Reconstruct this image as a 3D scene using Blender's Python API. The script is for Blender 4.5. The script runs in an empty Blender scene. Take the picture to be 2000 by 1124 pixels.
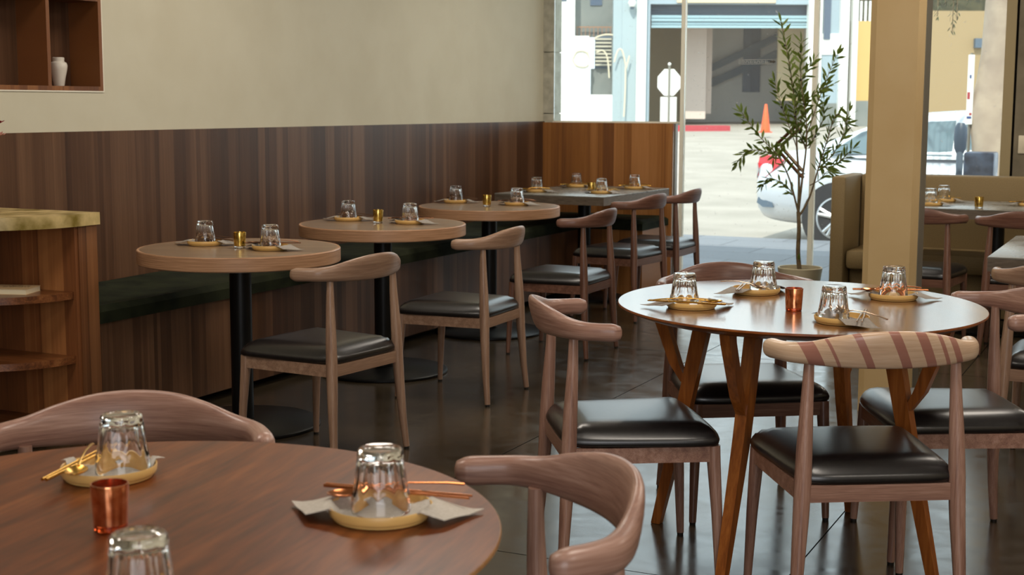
import bpy, bmesh, math, random
from math import sin, cos, pi, radians, sqrt, atan2
from mathutils import Vector, Matrix

random.seed(7)
SC = bpy.context.scene
COL = SC.collection

# ------------------------------------------------------------------ camera
YAW, PITCH, ROLL, FPX, EYE = .4437176, .1281754, -.0032461, 2774.9, 1.34
F0 = Vector((-sin(YAW), cos(YAW), 0)); R0 = Vector((cos(YAW), sin(YAW), 0)); U0 = Vector((0, 0, 1))
F2 = F0*cos(PITCH) - U0*sin(PITCH); U2 = U0*cos(PITCH) + F0*sin(PITCH)
R2 = R0*cos(ROLL) - U2*sin(ROLL); U3 = U2*cos(ROLL) + R0*sin(ROLL)
cam_d = bpy.data.cameras.new('camera'); cam = bpy.data.objects.new('camera', cam_d); COL.objects.link(cam)
M = Matrix.Identity(4)
for i in range(3):
    M[i][0] = R2[i]; M[i][1] = U3[i]; M[i][2] = -F2[i]
M[0][3], M[1][3], M[2][3] = 0, 0, EYE
cam.matrix_world = M
cam_d.sensor_width = 36; cam_d.lens = FPX/2000*36; cam_d.clip_end = 300
cam_d.dof.use_dof = True; cam_d.dof.focus_distance = 4.3; cam_d.dof.aperture_fstop = 8.0
SC.camera = cam

# ------------------------------------------------------------------ world, sun, added fill lights, exposure
SC.view_settings.view_transform = 'Standard'
SC.view_settings.look = 'None'
SC.view_settings.gamma = 1
SC.view_settings.exposure = 0.0
SC.view_settings.use_curve_mapping = False
W = bpy.data.worlds.new('world'); SC.world = W; W.use_nodes = True
bg = W.node_tree.nodes['Background']; bg.inputs[0].default_value = (.80, .93, 1.0, 1); bg.inputs[1].default_value = 2.3

def lamp(name, kind, loc, energy, color, rot=(0, 0, 0), size=1., size_y=None, angle=None):
    d = bpy.data.lights.new(name, kind); d.energy = energy; d.color = color
    if kind == 'AREA':
        d.shape = 'RECTANGLE'; d.size = size; d.size_y = size_y or size
    if angle is not None: d.angle = angle
    o = bpy.data.objects.new(name, d); COL.objects.link(o); o.location = loc; o.rotation_euler = rot
    return o
sun = lamp('sun', 'SUN', (0, 0, 20), 5.0, (1.0, .93, .82), angle=.009)
sun_dir = Vector((-.10, .66, -.74)).normalized()
sun.rotation_euler = sun_dir.to_track_quat('-Z', 'Y').to_euler()
WARM = (1.0, .90, .78)
for k, (x, y) in enumerate([(-3.0, 2.2), (-3.0, 5.4), (-2.6, 8.5), (-.4, 2.6), (-.4, 6.0), (.5, 8.8), (2.2, 1.0), (2.2, 5.2)]):
    lamp('ceiling_fill', 'AREA', (x, y, 3.02), 31 if y < 8 else 36, WARM, size=.9)  # unseen overhead fill lights, added to even out the room's brightness
# soft fill light added behind the camera; the wall there has no opening
lamp('rear_fill', 'AREA', (1.2, -2.4, 1.7), 100, (.96, .97, 1.0), rot=(radians(90), 0, radians(18)), size=3.4, size_y=2.2)

# ------------------------------------------------------------------ helpers
def lin(h):
    h = h.lstrip('#'); v = [int(h[i:i+2], 16)/255 for i in (0, 2, 4)]
    return tuple(((c+.055)/1.055)**2.4 if c > .04045 else c/12.92 for c in v) + (1,)

def mat(name, color, rough=.5, metal=0., coat=0., spec=.5, trans=0., ior=1.45, emit=None, es=0.):
    m = bpy.data.materials.new(name); m.use_nodes = True
    p = m.node_tree.nodes['Principled BSDF']
    p.inputs['Base Color'].default_value = lin(color) if isinstance(color, str) else tuple(color)+(1,)
    p.inputs['Roughness'].default_value = rough; p.inputs['Metallic'].default_value = metal
    p.inputs['Coat Weight'].default_value = coat; p.inputs['Coat Roughness'].default_value = .2
    p.inputs['Specular IOR Level'].default_value = spec
    p.inputs['Transmission Weight'].default_value = trans; p.inputs['IOR'].default_value = ior
    if emit: p.inputs['Emission Color'].default_value = lin(emit); p.inputs['Emission Strength'].default_value = es
    return m

def N(m, t, **kw):
    n = m.node_tree.nodes.new(t)
    for k, v in kw.items():
        if k in n.inputs: n.inputs[k].default_value = v
        else: setattr(n, k, v)
    return n
def L(m, a, b): m.node_tree.links.new(a, b)

def ramp(m, stops):
    r = N(m, 'ShaderNodeValToRGB'); e = r.color_ramp.elements
    while len(e) < len(stops): e.new(.5)
    for i, (p, c) in enumerate(stops):
        e[i].position = p; e[i].color = lin(c) if isinstance(c, str) else c
    return r

def math_(m, op, a, b=None, c=None):
    n = N(m, 'ShaderNodeMath', operation=op)
    for i, v in enumerate((a, b, c)):
        if v is None: continue
        if isinstance(v, (int, float)): n.inputs[i].default_value = v
        else: L(m, v, n.inputs[i])
    return n.outputs[0]

def grain(name, cols, axis='Z', scale=9., stretch=14., rough=.4, coat=0., dist=1.2, bump=.0, attr=None):
    """wood with grain running along one object axis"""
    m = mat(name, '#808080', rough, coat=coat); p = m.node_tree.nodes['Principled BSDF']
    tc = N(m, 'ShaderNodeTexCoord'); mp = N(m, 'ShaderNodeMapping')
    s = [scale, scale, scale]; s['XYZ'.index(axis)] = scale/stretch; mp.inputs['Scale'].default_value = s
    if attr: at = N(m, 'ShaderNodeAttribute', attribute_name=attr); L(m, at.outputs['Vector'], mp.inputs['Vector'])
    else: L(m, tc.outputs['Object'], mp.inputs['Vector'])
    n1 = N(m, 'ShaderNodeTexNoise'); n1.inputs['Scale'].default_value = 1.6; n1.inputs['Detail'].default_value = 5; n1.inputs['Distortion'].default_value = dist
    n2 = N(m, 'ShaderNodeTexNoise'); n2.inputs['Scale'].default_value = 11; n2.inputs['Detail'].default_value = 3
    L(m, mp.outputs[0], n1.inputs['Vector']); L(m, mp.outputs[0], n2.inputs['Vector'])
    f = math_(m, 'ADD', math_(m, 'MULTIPLY', n1.outputs[0], .62), math_(m, 'MULTIPLY', n2.outputs[0], .38))
    r = ramp(m, [(.34, cols[0]), (.5, cols[1]), (.66, cols[2])]); L(m, f, r.inputs[0]); L(m, r.outputs[0], p.inputs['Base Color'])
    if bump:
        b = N(m, 'ShaderNodeBump'); b.inputs['Strength'].default_value = bump; b.inputs['Distance'].default_value = .002
        L(m, n2.outputs[0], b.inputs['Height']); L(m, b.outputs[0], p.inputs['Normal'])
    return m

def strips(name, axis, cols, freq=20., rough=.42, vert='Z', coat=0.):
    """laminate of narrow staves of changing width standing side by side along an axis"""
    m = mat(name, '#505050', rough, coat=coat); p = m.node_tree.nodes['Principled BSDF']
    tc = N(m, 'ShaderNodeTexCoord'); sp = N(m, 'ShaderNodeSeparateXYZ'); L(m, tc.outputs['Object'], sp.inputs[0])
    u = sp.outputs['XYZ'.index(axis)]; v = sp.outputs['XYZ'.index(vert)]
    nz = N(m, 'ShaderNodeTexNoise', noise_dimensions='1D'); nz.inputs['Scale'].default_value = 5.; nz.inputs['Detail'].default_value = 3
    L(m, u, nz.inputs['W'])
    w = math_(m, 'ADD', math_(m, 'MULTIPLY', u, freq), math_(m, 'MULTIPLY', nz.outputs[0], 3.5))
    a = N(m, 'ShaderNodeTexWhiteNoise', noise_dimensions='1D'); L(m, math_(m, 'FLOOR', w), a.inputs['W'])
    b = N(m, 'ShaderNodeTexWhiteNoise', noise_dimensions='1D'); L(m, math_(m, 'FLOOR', math_(m, 'MULTIPLY', w, 2.3)), b.inputs['W'])
    cb = N(m, 'ShaderNodeCombineXYZ'); L(m, math_(m, 'MULTIPLY', u, 90.), cb.inputs[0]); L(m, math_(m, 'MULTIPLY', v, 3.), cb.inputs[2])
    g = N(m, 'ShaderNodeTexNoise'); g.inputs['Scale'].default_value = 1.; g.inputs['Detail'].default_value = 4; g.inputs['Distortion'].default_value = .6; L(m, cb.outputs[0], g.inputs['Vector'])
    f = math_(m, 'ADD', math_(m, 'ADD', math_(m, 'MULTIPLY', a.outputs[0], .48), math_(m, 'MULTIPLY', b.outputs[0], .2)), math_(m, 'MULTIPLY', g.outputs[0], .36))
    r = ramp(m, [(.12, cols[0]), (.5, cols[1]), (.86, cols[2])]); L(m, f, r.inputs[0]); L(m, r.outputs[0], p.inputs['Base Color'])
    return m

def mottled(name, cols, scale=6., rough=.6, detail=5, metal=0., coat=0., bump=0., stops=(.35, .65), rvar=None, stretch=None, bdist=.004):
    m = mat(name, '#808080', rough, metal, coat); p = m.node_tree.nodes['Principled BSDF']
    tc = N(m, 'ShaderNodeTexCoord'); n = N(m, 'ShaderNodeTexNoise'); n.inputs['Scale'].default_value = scale; n.inputs['Detail'].default_value = detail
    if stretch:
        mp = N(m, 'ShaderNodeMapping'); mp.inputs['Scale'].default_value = stretch; L(m, tc.outputs['Object'], mp.inputs[0]); L(m, mp.outputs[0], n.inputs['Vector'])
    else: L(m, tc.outputs['Object'], n.inputs['Vector'])
    r = ramp(m, [(stops[0], cols[0]), (stops[1], cols[1])]); L(m, n.outputs[0], r.inputs[0]); L(m, r.outputs[0], p.inputs['Base Color'])
    if rvar:
        mr = N(m, 'ShaderNodeMapRange'); mr.inputs['From Min'].default_value = .3; mr.inputs['From Max'].default_value = .7
        mr.inputs['To Min'].default_value, mr.inputs['To Max'].default_value = rvar
        L(m, n.outputs[0], mr.inputs['Value']); L(m, mr.outputs[0], p.inputs['Roughness'])
    if bump:
        b = N(m, 'ShaderNodeBump'); b.inputs['Strength'].default_value = bump; b.inputs['Distance'].default_value = bdist
        L(m, n.outputs[0], b.inputs['Height']); L(m, b.outputs[0], p.inputs['Normal'])
    return m

class MB:
    """collects faces, then links them as one mesh object"""
    def __init__(s): s.v = []; s.f = []; s.mi = []
    def add(s, vs, fs, mi=0):
        o = len(s.v); s.v += [tuple(v) for v in vs]; s.f += [tuple(i+o for i in f) for f in fs]; s.mi += [mi]*len(fs); return s
    def box(s, x0, y0, z0, x1, y1, z1, mi=0, T=None):
        vs = [Vector((x, y, z)) for z in (z0, z1) for x, y in ((x0, y0), (x1, y0), (x1, y1), (x0, y1))]
        if T: vs = [T @ v for v in vs]
        return s.add(vs, [(3, 2, 1, 0), (4, 5, 6, 7), (0, 1, 5, 4), (1, 2, 6, 5), (2, 3, 7, 6), (3, 0, 4, 7)], mi)
    def rbox(s, x0, y0, z0, x1, y1, z1, r=.006, mi=0, T=None):
        """box with softened edges"""
        bm = bmesh.new(); bmesh.ops.create_cube(bm, size=1)
        for v in bm.verts: v.co = Vector(((x0+x1)/2+v.co.x*(x1-x0), (y0+y1)/2+v.co.y*(y1-y0), (z0+z1)/2+v.co.z*(z1-z0)))
        bmesh.ops.bevel(bm, geom=bm.edges[:], offset=r, segments=2, profile=.5, affect='EDGES')
        vs = [T @ v.co if T else v.co.copy() for v in bm.verts]; fs = [tuple(v.index for v in f.verts) for f in bm.faces]
        bm.free(); return s.add(vs, fs, mi)
    def loft(s, rings, caps=True, closed=False, mi=0, flip=False):
        n = len(rings[0]); vs = [v for r in rings for v in r]; fs = []
        m = len(rings)
        for i in range(m if closed else m-1):
            for j in range(n):
                a, b = i*n+j, i*n+(j+1) % n; c, d = ((i+1) % m)*n+(j+1) % n, ((i+1) % m)*n+j
                fs.append((a, b, c, d) if not flip else (d, c, b, a))
        if caps and not closed:
            c0 = tuple(range(n)); c1 = tuple((m-1)*n+i for i in range(n))
            fs.append(c0[::-1] if not flip else c0); fs.append(c1 if not flip else c1[::-1])
        return s.add(vs, fs, mi)
    def lathe(s, prof, n=32, c=(0, 0, 0), mi=0, caps=True, closed=False):
        rings = [[Vector((c[0]+r*cos(2*pi*k/n), c[1]+r*sin(2*pi*k/n), c[2]+z)) for k in range(n)] for r, z in prof]
        return s.loft(rings, caps, closed, mi)
    def tube(s, pts, rad, n=10, mi=0, squash=1., caps=True):
        pts = [Vector(p) for p in pts]
        if not isinstance(rad, (list, tuple)): rad = [rad]*len(pts)
        rings = []; prev = None
        for i, p in enumerate(pts):
            t = (pts[min(i+1, len(pts)-1)] - pts[max(i-1, 0)]).normalized()
            if prev is None:
                a = Vector((0, 0, 1)) if abs(t.z) < .9 else Vector((1, 0, 0)); u = t.cross(a).normalized()
            else:
                u = (prev - t*prev.dot(t)); u = u.normalized() if u.length > 1e-6 else t.orthogonal().normalized()
            prev = u; w = t.cross(u)
            rings.append([p + u*cos(2*pi*k/n)*rad[i] + w*sin(2*pi*k/n)*rad[i]*squash for k in range(n)])
        return s.loft(rings, caps, mi=mi)
    def prism(s, pts, z0, z1, mi=0):
        return s.loft([[Vector((x, y, z0)) for x, y in pts], [Vector((x, y, z1)) for x, y in pts]], True, mi=mi)
    def mesh(s, name, mats, ang=32):
        me = bpy.data.meshes.new(name); me.from_pydata(s.v, [], s.f)
        bm = bmesh.new(); bm.from_mesh(me); bmesh.ops.recalc_face_normals(bm, faces=bm.faces[:]); bm.to_mesh(me); bm.free()
        for m in (mats if isinstance(mats, (list, tuple)) else [mats]): me.materials.append(m)
        for p, i in zip(me.polygons, s.mi): p.material_index = i; p.use_smooth = True
        me.set_sharp_from_angle(angle=radians(ang)); me.update(); return me
    def obj(s, name, mats, parent=None, ang=32, loc=None):
        o = bpy.data.objects.new(name, s.mesh(name, mats, ang)); COL.objects.link(o)
        if parent: o.parent = parent
        if loc: o.location = loc
        return o

def tag(o, label, cat, group=None):
    o['label'] = label; o['category'] = cat
    if group: o['group'] = group
    return o
def thing(name, label, cat, loc=(0, 0, 0), rz=0., group=None):
    o = bpy.data.objects.new(name, None); COL.objects.link(o); o.location = loc; o.rotation_euler = (0, 0, rz); o.empty_display_size = .1
    return tag(o, label, cat, group)
def struct(o): o['kind'] = 'structure'; return o
def dup(root, label, group=None, loc=None, rz=None):
    c = root.copy(); COL.objects.link(c); c['label'] = label
    if group: c['group'] = group
    elif 'group' in c: del c['group']
    if loc: c.location = loc
    if rz is not None: c.rotation_euler = (0, 0, rz)
    for ch in list(root.children):
        d = ch.copy(); COL.objects.link(d); d.parent = c
        for g in list(ch.children):
            e = g.copy(); COL.objects.link(e); e.parent = d
    return c

# ------------------------------------------------------------------ materials
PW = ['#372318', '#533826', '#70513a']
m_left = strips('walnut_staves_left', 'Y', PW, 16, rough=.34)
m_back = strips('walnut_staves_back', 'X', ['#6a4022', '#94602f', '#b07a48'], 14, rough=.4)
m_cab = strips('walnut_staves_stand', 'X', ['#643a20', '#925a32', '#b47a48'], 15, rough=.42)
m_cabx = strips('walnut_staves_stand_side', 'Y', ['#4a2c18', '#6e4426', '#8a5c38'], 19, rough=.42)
m_niche = strips('walnut_staves_niche', 'Y', ['#4e2c18', '#7a4a26', '#9a6638'], 19, rough=.45)
m_shelf = grain('walnut_shelf', ['#4a2814', '#6e4022', '#8c5a34'], 'X', 16, 10, rough=.3)
m_paint = mottled('painted_plaster_wall', ['#c9c3ac', '#cfcab4'], 3., .75, bump=.03)
m_ceiling = mat('ceiling_white', '#d8d2c4', .9)
m_wall_other = mat('room_far_wall', '#b9ad94', .9)
m_edge_white = mat('plaster_bead', '#e6e0cf', .6)
m_conc = mottled('rough_concrete', ['#a8a596', '#c2c0b0'], 14, .8, bump=.3)
m_concdk = mottled('dark_concrete', ['#675e4c', '#7c725e'], 5, .8)
m_column = mottled('column_paint', ['#c6a876', '#ccb080'], 4, .55)
m_metalgrey = mat('grey_metal_strip', '#7d7a70', .35, .4)
m_frame = mat('bronze_frame', '#9a8a66', .45, .2)
m_mullion = mat('pale_mullion', '#efe8dc', .4)
_t = N(m_mullion, 'ShaderNodeBsdfTranslucent'); _t.inputs[0].default_value = lin('#f4ecdc'); _x = N(m_mullion, 'ShaderNodeMixShader'); _x.inputs[0].default_value = .6
L(m_mullion, m_mullion.node_tree.nodes['Principled BSDF'].outputs[0], _x.inputs[1]); L(m_mullion, _t.outputs[0], _x.inputs[2]); L(m_mullion, _x.outputs[0], m_mullion.node_tree.nodes['Material Output'].inputs[0])
m_rubber = mat('dark_gap', '#0c0a08', .95, spec=.05)

m_cwood = grain('chair_wood', ['#7a584c', '#95705f', '#ab8878'], 'Z', 42, 30, rough=.34, coat=.2, dist=.5)
m_cwoodx = grain('chair_wood_bow', ['#7c584c', '#987363', '#b08c7c'], 'X', 34, 22, rough=.38, coat=.2, dist=.5, attr='grain')
m_cdark = grain('chair_wood_brown', ['#553a2e', '#6c4a3b', '#81604f'], 'Z', 42, 30, rough=.34, coat=.2, dist=.5)
m_cdarkx = grain('chair_wood_brown_bow', ['#58392e', '#704c3e', '#866354'], 'X', 34, 22, rough=.38, coat=.2, dist=.5, attr='grain')
m_clight = grain('chair_wood_oak', ['#7e6250', '#967660', '#ab8d76'], 'Z', 42, 30, rough=.34, coat=.2, dist=.5)
m_clightx = grain('chair_wood_oak_bow', ['#7e6250', '#967660', '#ab8d76'], 'X', 34, 22, rough=.38, coat=.2, dist=.5, attr='grain')
m_leather = mottled('black_leather', ['#0c0a0b', '#151213'], 60, .33, coat=.3, bump=.04, bdist=.001)
m_leather.node_tree.nodes['Principled BSDF'].inputs['Specular IOR Level'].default_value = .75
m_glide = mat('black_glide', '#141210', .5)

def bow_striped():
    m = grain('chair_wood_striped', ['#be9c80', '#cfae90', '#dcc0a4'], 'X', 34, 22, dist=.5, rough=.3, coat=.3, attr='grain')
    p = m.node_tree.nodes['Principled BSDF']; base = p.inputs['Base Color'].links[0].from_socket
    tc = N(m, 'ShaderNodeTexCoord'); sp = N(m, 'ShaderNodeSeparateXYZ'); L(m, tc.outputs['Object'], sp.inputs[0])
    x, z = sp.outputs[0], sp.outputs[2]
    xx = math_(m, 'SUBTRACT', x, math_(m, 'MULTIPLY', math_(m, 'SUBTRACT', z, .745), -.5))
    tot = None
    for c, w in ((-.200, .018), (-.150, .004), (-.076, .010), (.015, .013), (.083, .014), (.132, .006), (.168, .010)):
        h = math_(m, 'LESS_THAN', math_(m, 'ABSOLUTE', math_(m, 'SUBTRACT', xx, c)), w)
        tot = h if tot is None else math_(m, 'MAXIMUM', tot, h)
    mx = N(m, 'ShaderNodeMixRGB'); L(m, math_(m, 'MULTIPLY', tot, .85), mx.inputs[0]); L(m, base, mx.inputs[1]); mx.inputs[2].default_value = lin('#9c6257'); L(m, mx.outputs[0], p.inputs['Base Color'])
    return m
m_striped = bow_striped()

m_walnut_top = grain('walnut_table_top', ['#54321c', '#734a2a', '#8b5f3c'], 'Y', 7, 9, rough=.18, coat=.8, dist=2.)
m_walnut_top2 = grain('walnut_table_top_front', ['#481f06', '#64300e', '#7e441c'], 'Y', 8, 9, rough=.34, coat=.03, dist=2.2)
m_walnut_edge = grain('walnut_table_edge', ['#5a2c12', '#7a4018', '#94541f'], 'X', 8, 5, rough=.35)
m_leg = grain('table_leg_wood', ['#6e3a14', '#8c4e1e', '#a6642c'], 'Z', 12, 12, rough=.32, coat=.2)
m_oak_top = grain('oak_table_top', ['#6e5640', '#846a50', '#977c60'], 'X', 11, 12, rough=.3, coat=.15)
m_oak_edge = mottled('oak_edge_band', ['#9c7454', '#bd9270'], 6, .4, detail=6, stretch=(1.2, 1.2, 40))
m_greytop = mottled('grey_stone_top', ['#6e6a60', '#85827a'], 7, .28, rvar=(.22, .34))
m_greyedge = mottled('grey_wood_edge', ['#5e5244', '#74675a'], 20, .5, stretch=(1, 1, 8))
m_black = mat('black_powder_coat', '#0e0f10', .38, .3)
m_velvet = mottled('green_velvet', ['#15190d', '#262a18'], 9, .9, stretch=(1, 1, 1), bump=.35, bdist=.01)
m_velvet.node_tree.nodes['Principled BSDF'].inputs['Specular IOR Level'].default_value = .2
m_tan = mottled('tan_upholstery', ['#7c6844', '#86724c'], 160, .6, bump=.1, bdist=.001)
m_marble = mottled('onyx_counter', ['#7c6a2c', '#d8bf86'], 9, .3, detail=9, stops=(.32, .6))
m_plate = mat('mustard_ceramic', '#dcb26c', .35)
m_napkin = mottled('grey_paper_napkin', ['#8d857c', '#9b938a'], 200, .9)
m_napkin_l = mottled('pale_paper_napkin', ['#b6aea2', '#c2bab0'], 200, .9)
m_gold = mat('brushed_gold', '#d8a84c', .25, 1.)
m_copper = mat('rose_copper', '#d88a58', .2, 1.)
m_bronze = mat('dark_bronze', '#7a5640', .3, 1.)
m_steel = mat('champagne_steel', '#c9b09a', .22, 1.)
m_glass = mat('clear_glass', '#ffffff', .0, trans=1., ior=1.46)
m_vot_cop = mottled('copper_mirror_glass', ['#cc7646', '#f0a274'], 60, .16, metal=.95, detail=2)
m_vot_copb = mat('orange_glass_base', '#d8582a', .05, trans=.8)
m_vot_gold = mottled('gold_mirror_glass', ['#c09a3c', '#efcf78'], 60, .16, metal=.95, detail=2)
m_wax = mat('candle_wax', '#efe3c6', .5)
m_ceramic = mat('white_ceramic', '#e2dccf', .2)
m_pot = mat('cream_pot', '#c3b899', .6)
m_soil = mottled('potting_soil', ['#2c2118', '#4a3a28'], 60, .9)
m_bark = mottled('olive_bark', ['#5a4a34', '#7c6a4c'], 40, .8)
m_leaf = mottled('olive_leaf', ['#4a5a24', '#7c8a40'], 12, .5)
_p = m_leaf.node_tree.nodes['Principled BSDF']; _t = N(m_leaf, 'ShaderNodeBsdfTranslucent'); _t.inputs[0].default_value = lin('#a4b44e'); _x = N(m_leaf, 'ShaderNodeMixShader'); _x.inputs[0].default_value = .42
L(m_leaf, _p.outputs[0], _x.inputs[1]); L(m_leaf, _t.outputs[0], _x.inputs[2]); L(m_leaf, _x.outputs[0], m_leaf.node_tree.nodes['Material Output'].inputs[0])
m_olive = mat('ripe_olive', '#1c1416', .3)
m_paper = mat('book_paper', '#e8dcbc', .8)
m_cover = mat('book_cover', '#c9ac82', .6)
m_ink = mat('dark_ink', '#3c2c1e', .7)
m_switch = mat('switch_plate', '#d9cfb6', .4)
m_red = mat('red_petal', '#7c1018', .6)
m_pink = mat('pink_petal', '#c08a7a', .6)
m_green = mat('flower_stem', '#33451e', .6)

def glass_pane_mat():
    m = bpy.data.materials.new('window_glass'); m.use_nodes = True; nt = m.node_tree
    nt.nodes.clear(); o = N(m, 'ShaderNodeOutputMaterial'); t = N(m, 'ShaderNodeBsdfTransparent'); g = N(m, 'ShaderNodeBsdfGlossy')
    t.inputs[0].default_value = (.96, .98, .97, 1); g.inputs['Roughness'].default_value = .02
    d = N(m, 'ShaderNodeBsdfDiffuse'); d.inputs[0].default_value = (.9, .9, .88, 1)
    fr = N(m, 'ShaderNodeFresnel'); fr.inputs[0].default_value = 1.3
    mx = N(m, 'ShaderNodeMixShader'); L(m, fr.outputs[0], mx.inputs[0]); L(m, t.outputs[0], mx.inputs[1]); L(m, g.outputs[0], mx.inputs[2])
    # dust specks on the pane
    tc = N(m, 'ShaderNodeTexCoord'); n = N(m, 'ShaderNodeTexNoise'); n.inputs['Scale'].default_value = 55; n.inputs['Detail'].default_value = 2
    L(m, tc.outputs['Object'], n.inputs['Vector'])
    r = ramp(m, [(.0, (.05, .05, .05, 1)), (.70, (.06, .06, .06, 1)), (.76, (.3, .3, .3, 1))]); L(m, n.outputs[0], r.inputs[0])
    m2 = N(m, 'ShaderNodeMixShader'); L(m, r.outputs[0], m2.inputs[0]); L(m, mx.outputs[0], m2.inputs[1]); L(m, d.outputs[0], m2.inputs[2])
    L(m, m2.outputs[0], o.inputs[0]); return m
m_pane = glass_pane_mat()

def floor_mat():
    m = mottled('sealed_concrete_floor', ['#2c241a', '#443a2c'], 1.6, .2, detail=8, stops=(.3, .7), bump=.02)
    p = m.node_tree.nodes['Principled BSDF']
    tc = N(m, 'ShaderNodeTexCoord'); n = N(m, 'ShaderNodeTexNoise'); n.inputs['Scale'].default_value = 7; n.inputs['Detail'].default_value = 6; n.inputs['Distortion'].default_value = 1.
    L(m, tc.outputs['Object'], n.inputs['Vector'])
    mr = N(m, 'ShaderNodeMapRange'); mr.inputs['From Min'].default_value = .3; mr.inputs['From Max'].default_value = .7; mr.inputs['To Min'].default_value = .12; mr.inputs['To Max'].default_value = .27
    L(m, n.outputs[0], mr.inputs['Value']); L(m, mr.outputs[0], p.inputs['Roughness'])
    p.inputs['Coat Weight'].default_value = .25
    return m
m_floor = floor_mat()

# ------------------------------------------------------------------ room shell
XL, YB, XR, YF, ZC = -4.5, 10.0, 3.6, -2.8, 3.1
struct(MB().box(XL-.2, YF, -.1, XR+.1, YB+.1, 0).obj('floor', m_floor))
struct(MB().box(XL-.2, YF, ZC, XR+.1, YB+.2, ZC+.15).obj('ceiling', m_ceiling))
# left wall with the shelf recess left open
NY0, NY1, NZ0, NZ1, ND = 3.95, 5.11, 1.395, 1.815, .17
w = MB()
w.box(XL-.25, YF, 0, XL, NY0, ZC); w.box(XL-.25, NY1, 0, XL, YB+.05, ZC)
w.box(XL-.25, NY0, 0, XL, NY1, NZ0); w.box(XL-.25, NY0, NZ1, XL, NY1, ZC); w.box(XL-.25, NY0, NZ0, XL-ND-.02, NY1, NZ1)
struct(w.obj('wall_left', m_paint))
struct(MB().box(XR, YF, 0, XR+.1, YB+.1, ZC).obj('wall_right', m_wall_other))
struct(MB().box(XL-.2, YF-.1, 0, XR+.1, YF, ZC).obj('wall_front', m_wall_other))
# wall around the glass front
struct(MB().box(-1.066, YB, 0, XR+.1, YB+.2, ZC).obj('wall_back', m_concdk))
pier = MB()
for z0, z1 in ((1.2, 1.27), (1.277, 1.733), (1.74, 2.3), (2.307, ZC)):
    pier.box(-4.5, YB+.01, z0, -4.415, YB+.16, z1)
pier.box(-4.5, YB+.03, 0, -4.42, YB+.14, ZC)
struct(pier.obj('trim_1', m_conc))
struct(MB().box(-4.5, YB, 2.95, -1.07, YB+.2, ZC).obj('trim_2', m_concdk))
def frame_post(n, x0, x1, m=m_mullion, z0=0.0, y0=YB-.0, y1=YB+.06):
    return struct(MB().box(x0, y0, z0, x1, y1, 2.95).obj('trim_%d' % n, m))
frame_post(3, -3.396, -3.372); frame_post(4, -2.428, -2.396)
frame_post(5, -1.148, -1.082, m_frame, y1=YB+.1)
struct(MB().box(-1.082, YB+.004, 0, -1.068, YB+.05, 2.95).obj('trim_6', m_rubber))
struct(MB().box(-4.415, YB, 1.205, -3.40, YB+.07, 1.218).obj('trim_7', m_mullion))
struct(MB().box(-3.44, YB-.004, 0, -3.425, YB+.05, 1.205).obj('trim_8', m_metalgrey))
struct(MB().box(-3.37, YB, 0, -1.15, YB+.06, .035).obj('trim_9', m_metalgrey))
for k, (x0, x1, z0) in enumerate([(-4.414, -3.397, 1.218), (-3.371, -2.429, .036), (-2.395, -1.149, .036)]):
    struct(MB().box(x0, YB+.025, z0, x1, YB+.031, 2.95).obj('window_%d' % (k+1), m_pane))
# walnut wainscot
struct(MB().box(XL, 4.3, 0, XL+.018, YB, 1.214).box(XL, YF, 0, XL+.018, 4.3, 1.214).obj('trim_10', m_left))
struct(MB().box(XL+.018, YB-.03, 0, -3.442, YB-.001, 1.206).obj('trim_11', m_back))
# saw-cut joints in the slab
j = MB()
for x in (-.97, -2.33, .4): j.box(x-.002, .5, -.002, x+.002, YB, .0004)
for y in (3.74, 7.30): j.box(-3.9, y-.0015, -.002, XR, y+.0015, .0003)
struct(j.obj('trim_12', m_rubber))
# column near the glass
cx0, cx1, cy0, cy1 = -1.266, -1.062, 6.2, 6.52
struct(MB().prism([(cx0+.03, cy0), (cx1, cy0), (cx1, cy1-.10), (cx1, cy1), (cx0, cy1), (cx0, cy0+.03)], 0, ZC).obj('column', m_column))
struct(MB().box(cx1-.004, cy1-.13, 0, cx1+.003, cy1+.005, ZC).obj('trim_13', m_metalgrey))

# recessed shelf unit
t = thing('wall_niche', 'walnut-lined recessed wall shelf with a divider, above the host stand', 'shelf', (XL, 0, 0))
b = MB(); fr = .02
b.box(-ND, NY0, NZ0, .004, NY1, NZ0+fr); b.box(-ND, NY0, NZ1-fr, .004, NY1, NZ1); b.box(-ND, NY1-fr, NZ0+fr, .004, NY1, NZ1-fr); b.box(-ND, NY0, NZ0+fr, .004, NY0+fr, NZ1-fr)
b.obj('surround', m_niche, t)
MB().box(-ND-.016, NY0, NZ0, -ND, NY1, NZ1).obj('back_board', m_left, t)
MB().box(-ND, 4.765, NZ0+fr, .002, 4.785, NZ1-fr).obj('divider', m_niche, t)
struct(MB().box(XL, NY0, NZ0-.006, XL+.004, NY1+.006, NZ0).box(XL, NY1, NZ0, XL+.004, NY1+.006, NZ1).obj('trim_14', m_edge_white))
vz = NZ0+fr
tag(MB().lathe([(.022, 0), (.024, .004), (.030, .04), (.038, .075), (.040, .092), (.036, .104), (.027, .110), (.026, .113), (.027, .117), (.027, .127), (.023, .129), (.022, .118), (.02, .1)], 36).obj('vase', m_ceramic, loc=(-4.615, 4.955, vz)),
    'small white ceramic vase standing in the wall niche', 'vase')

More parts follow.
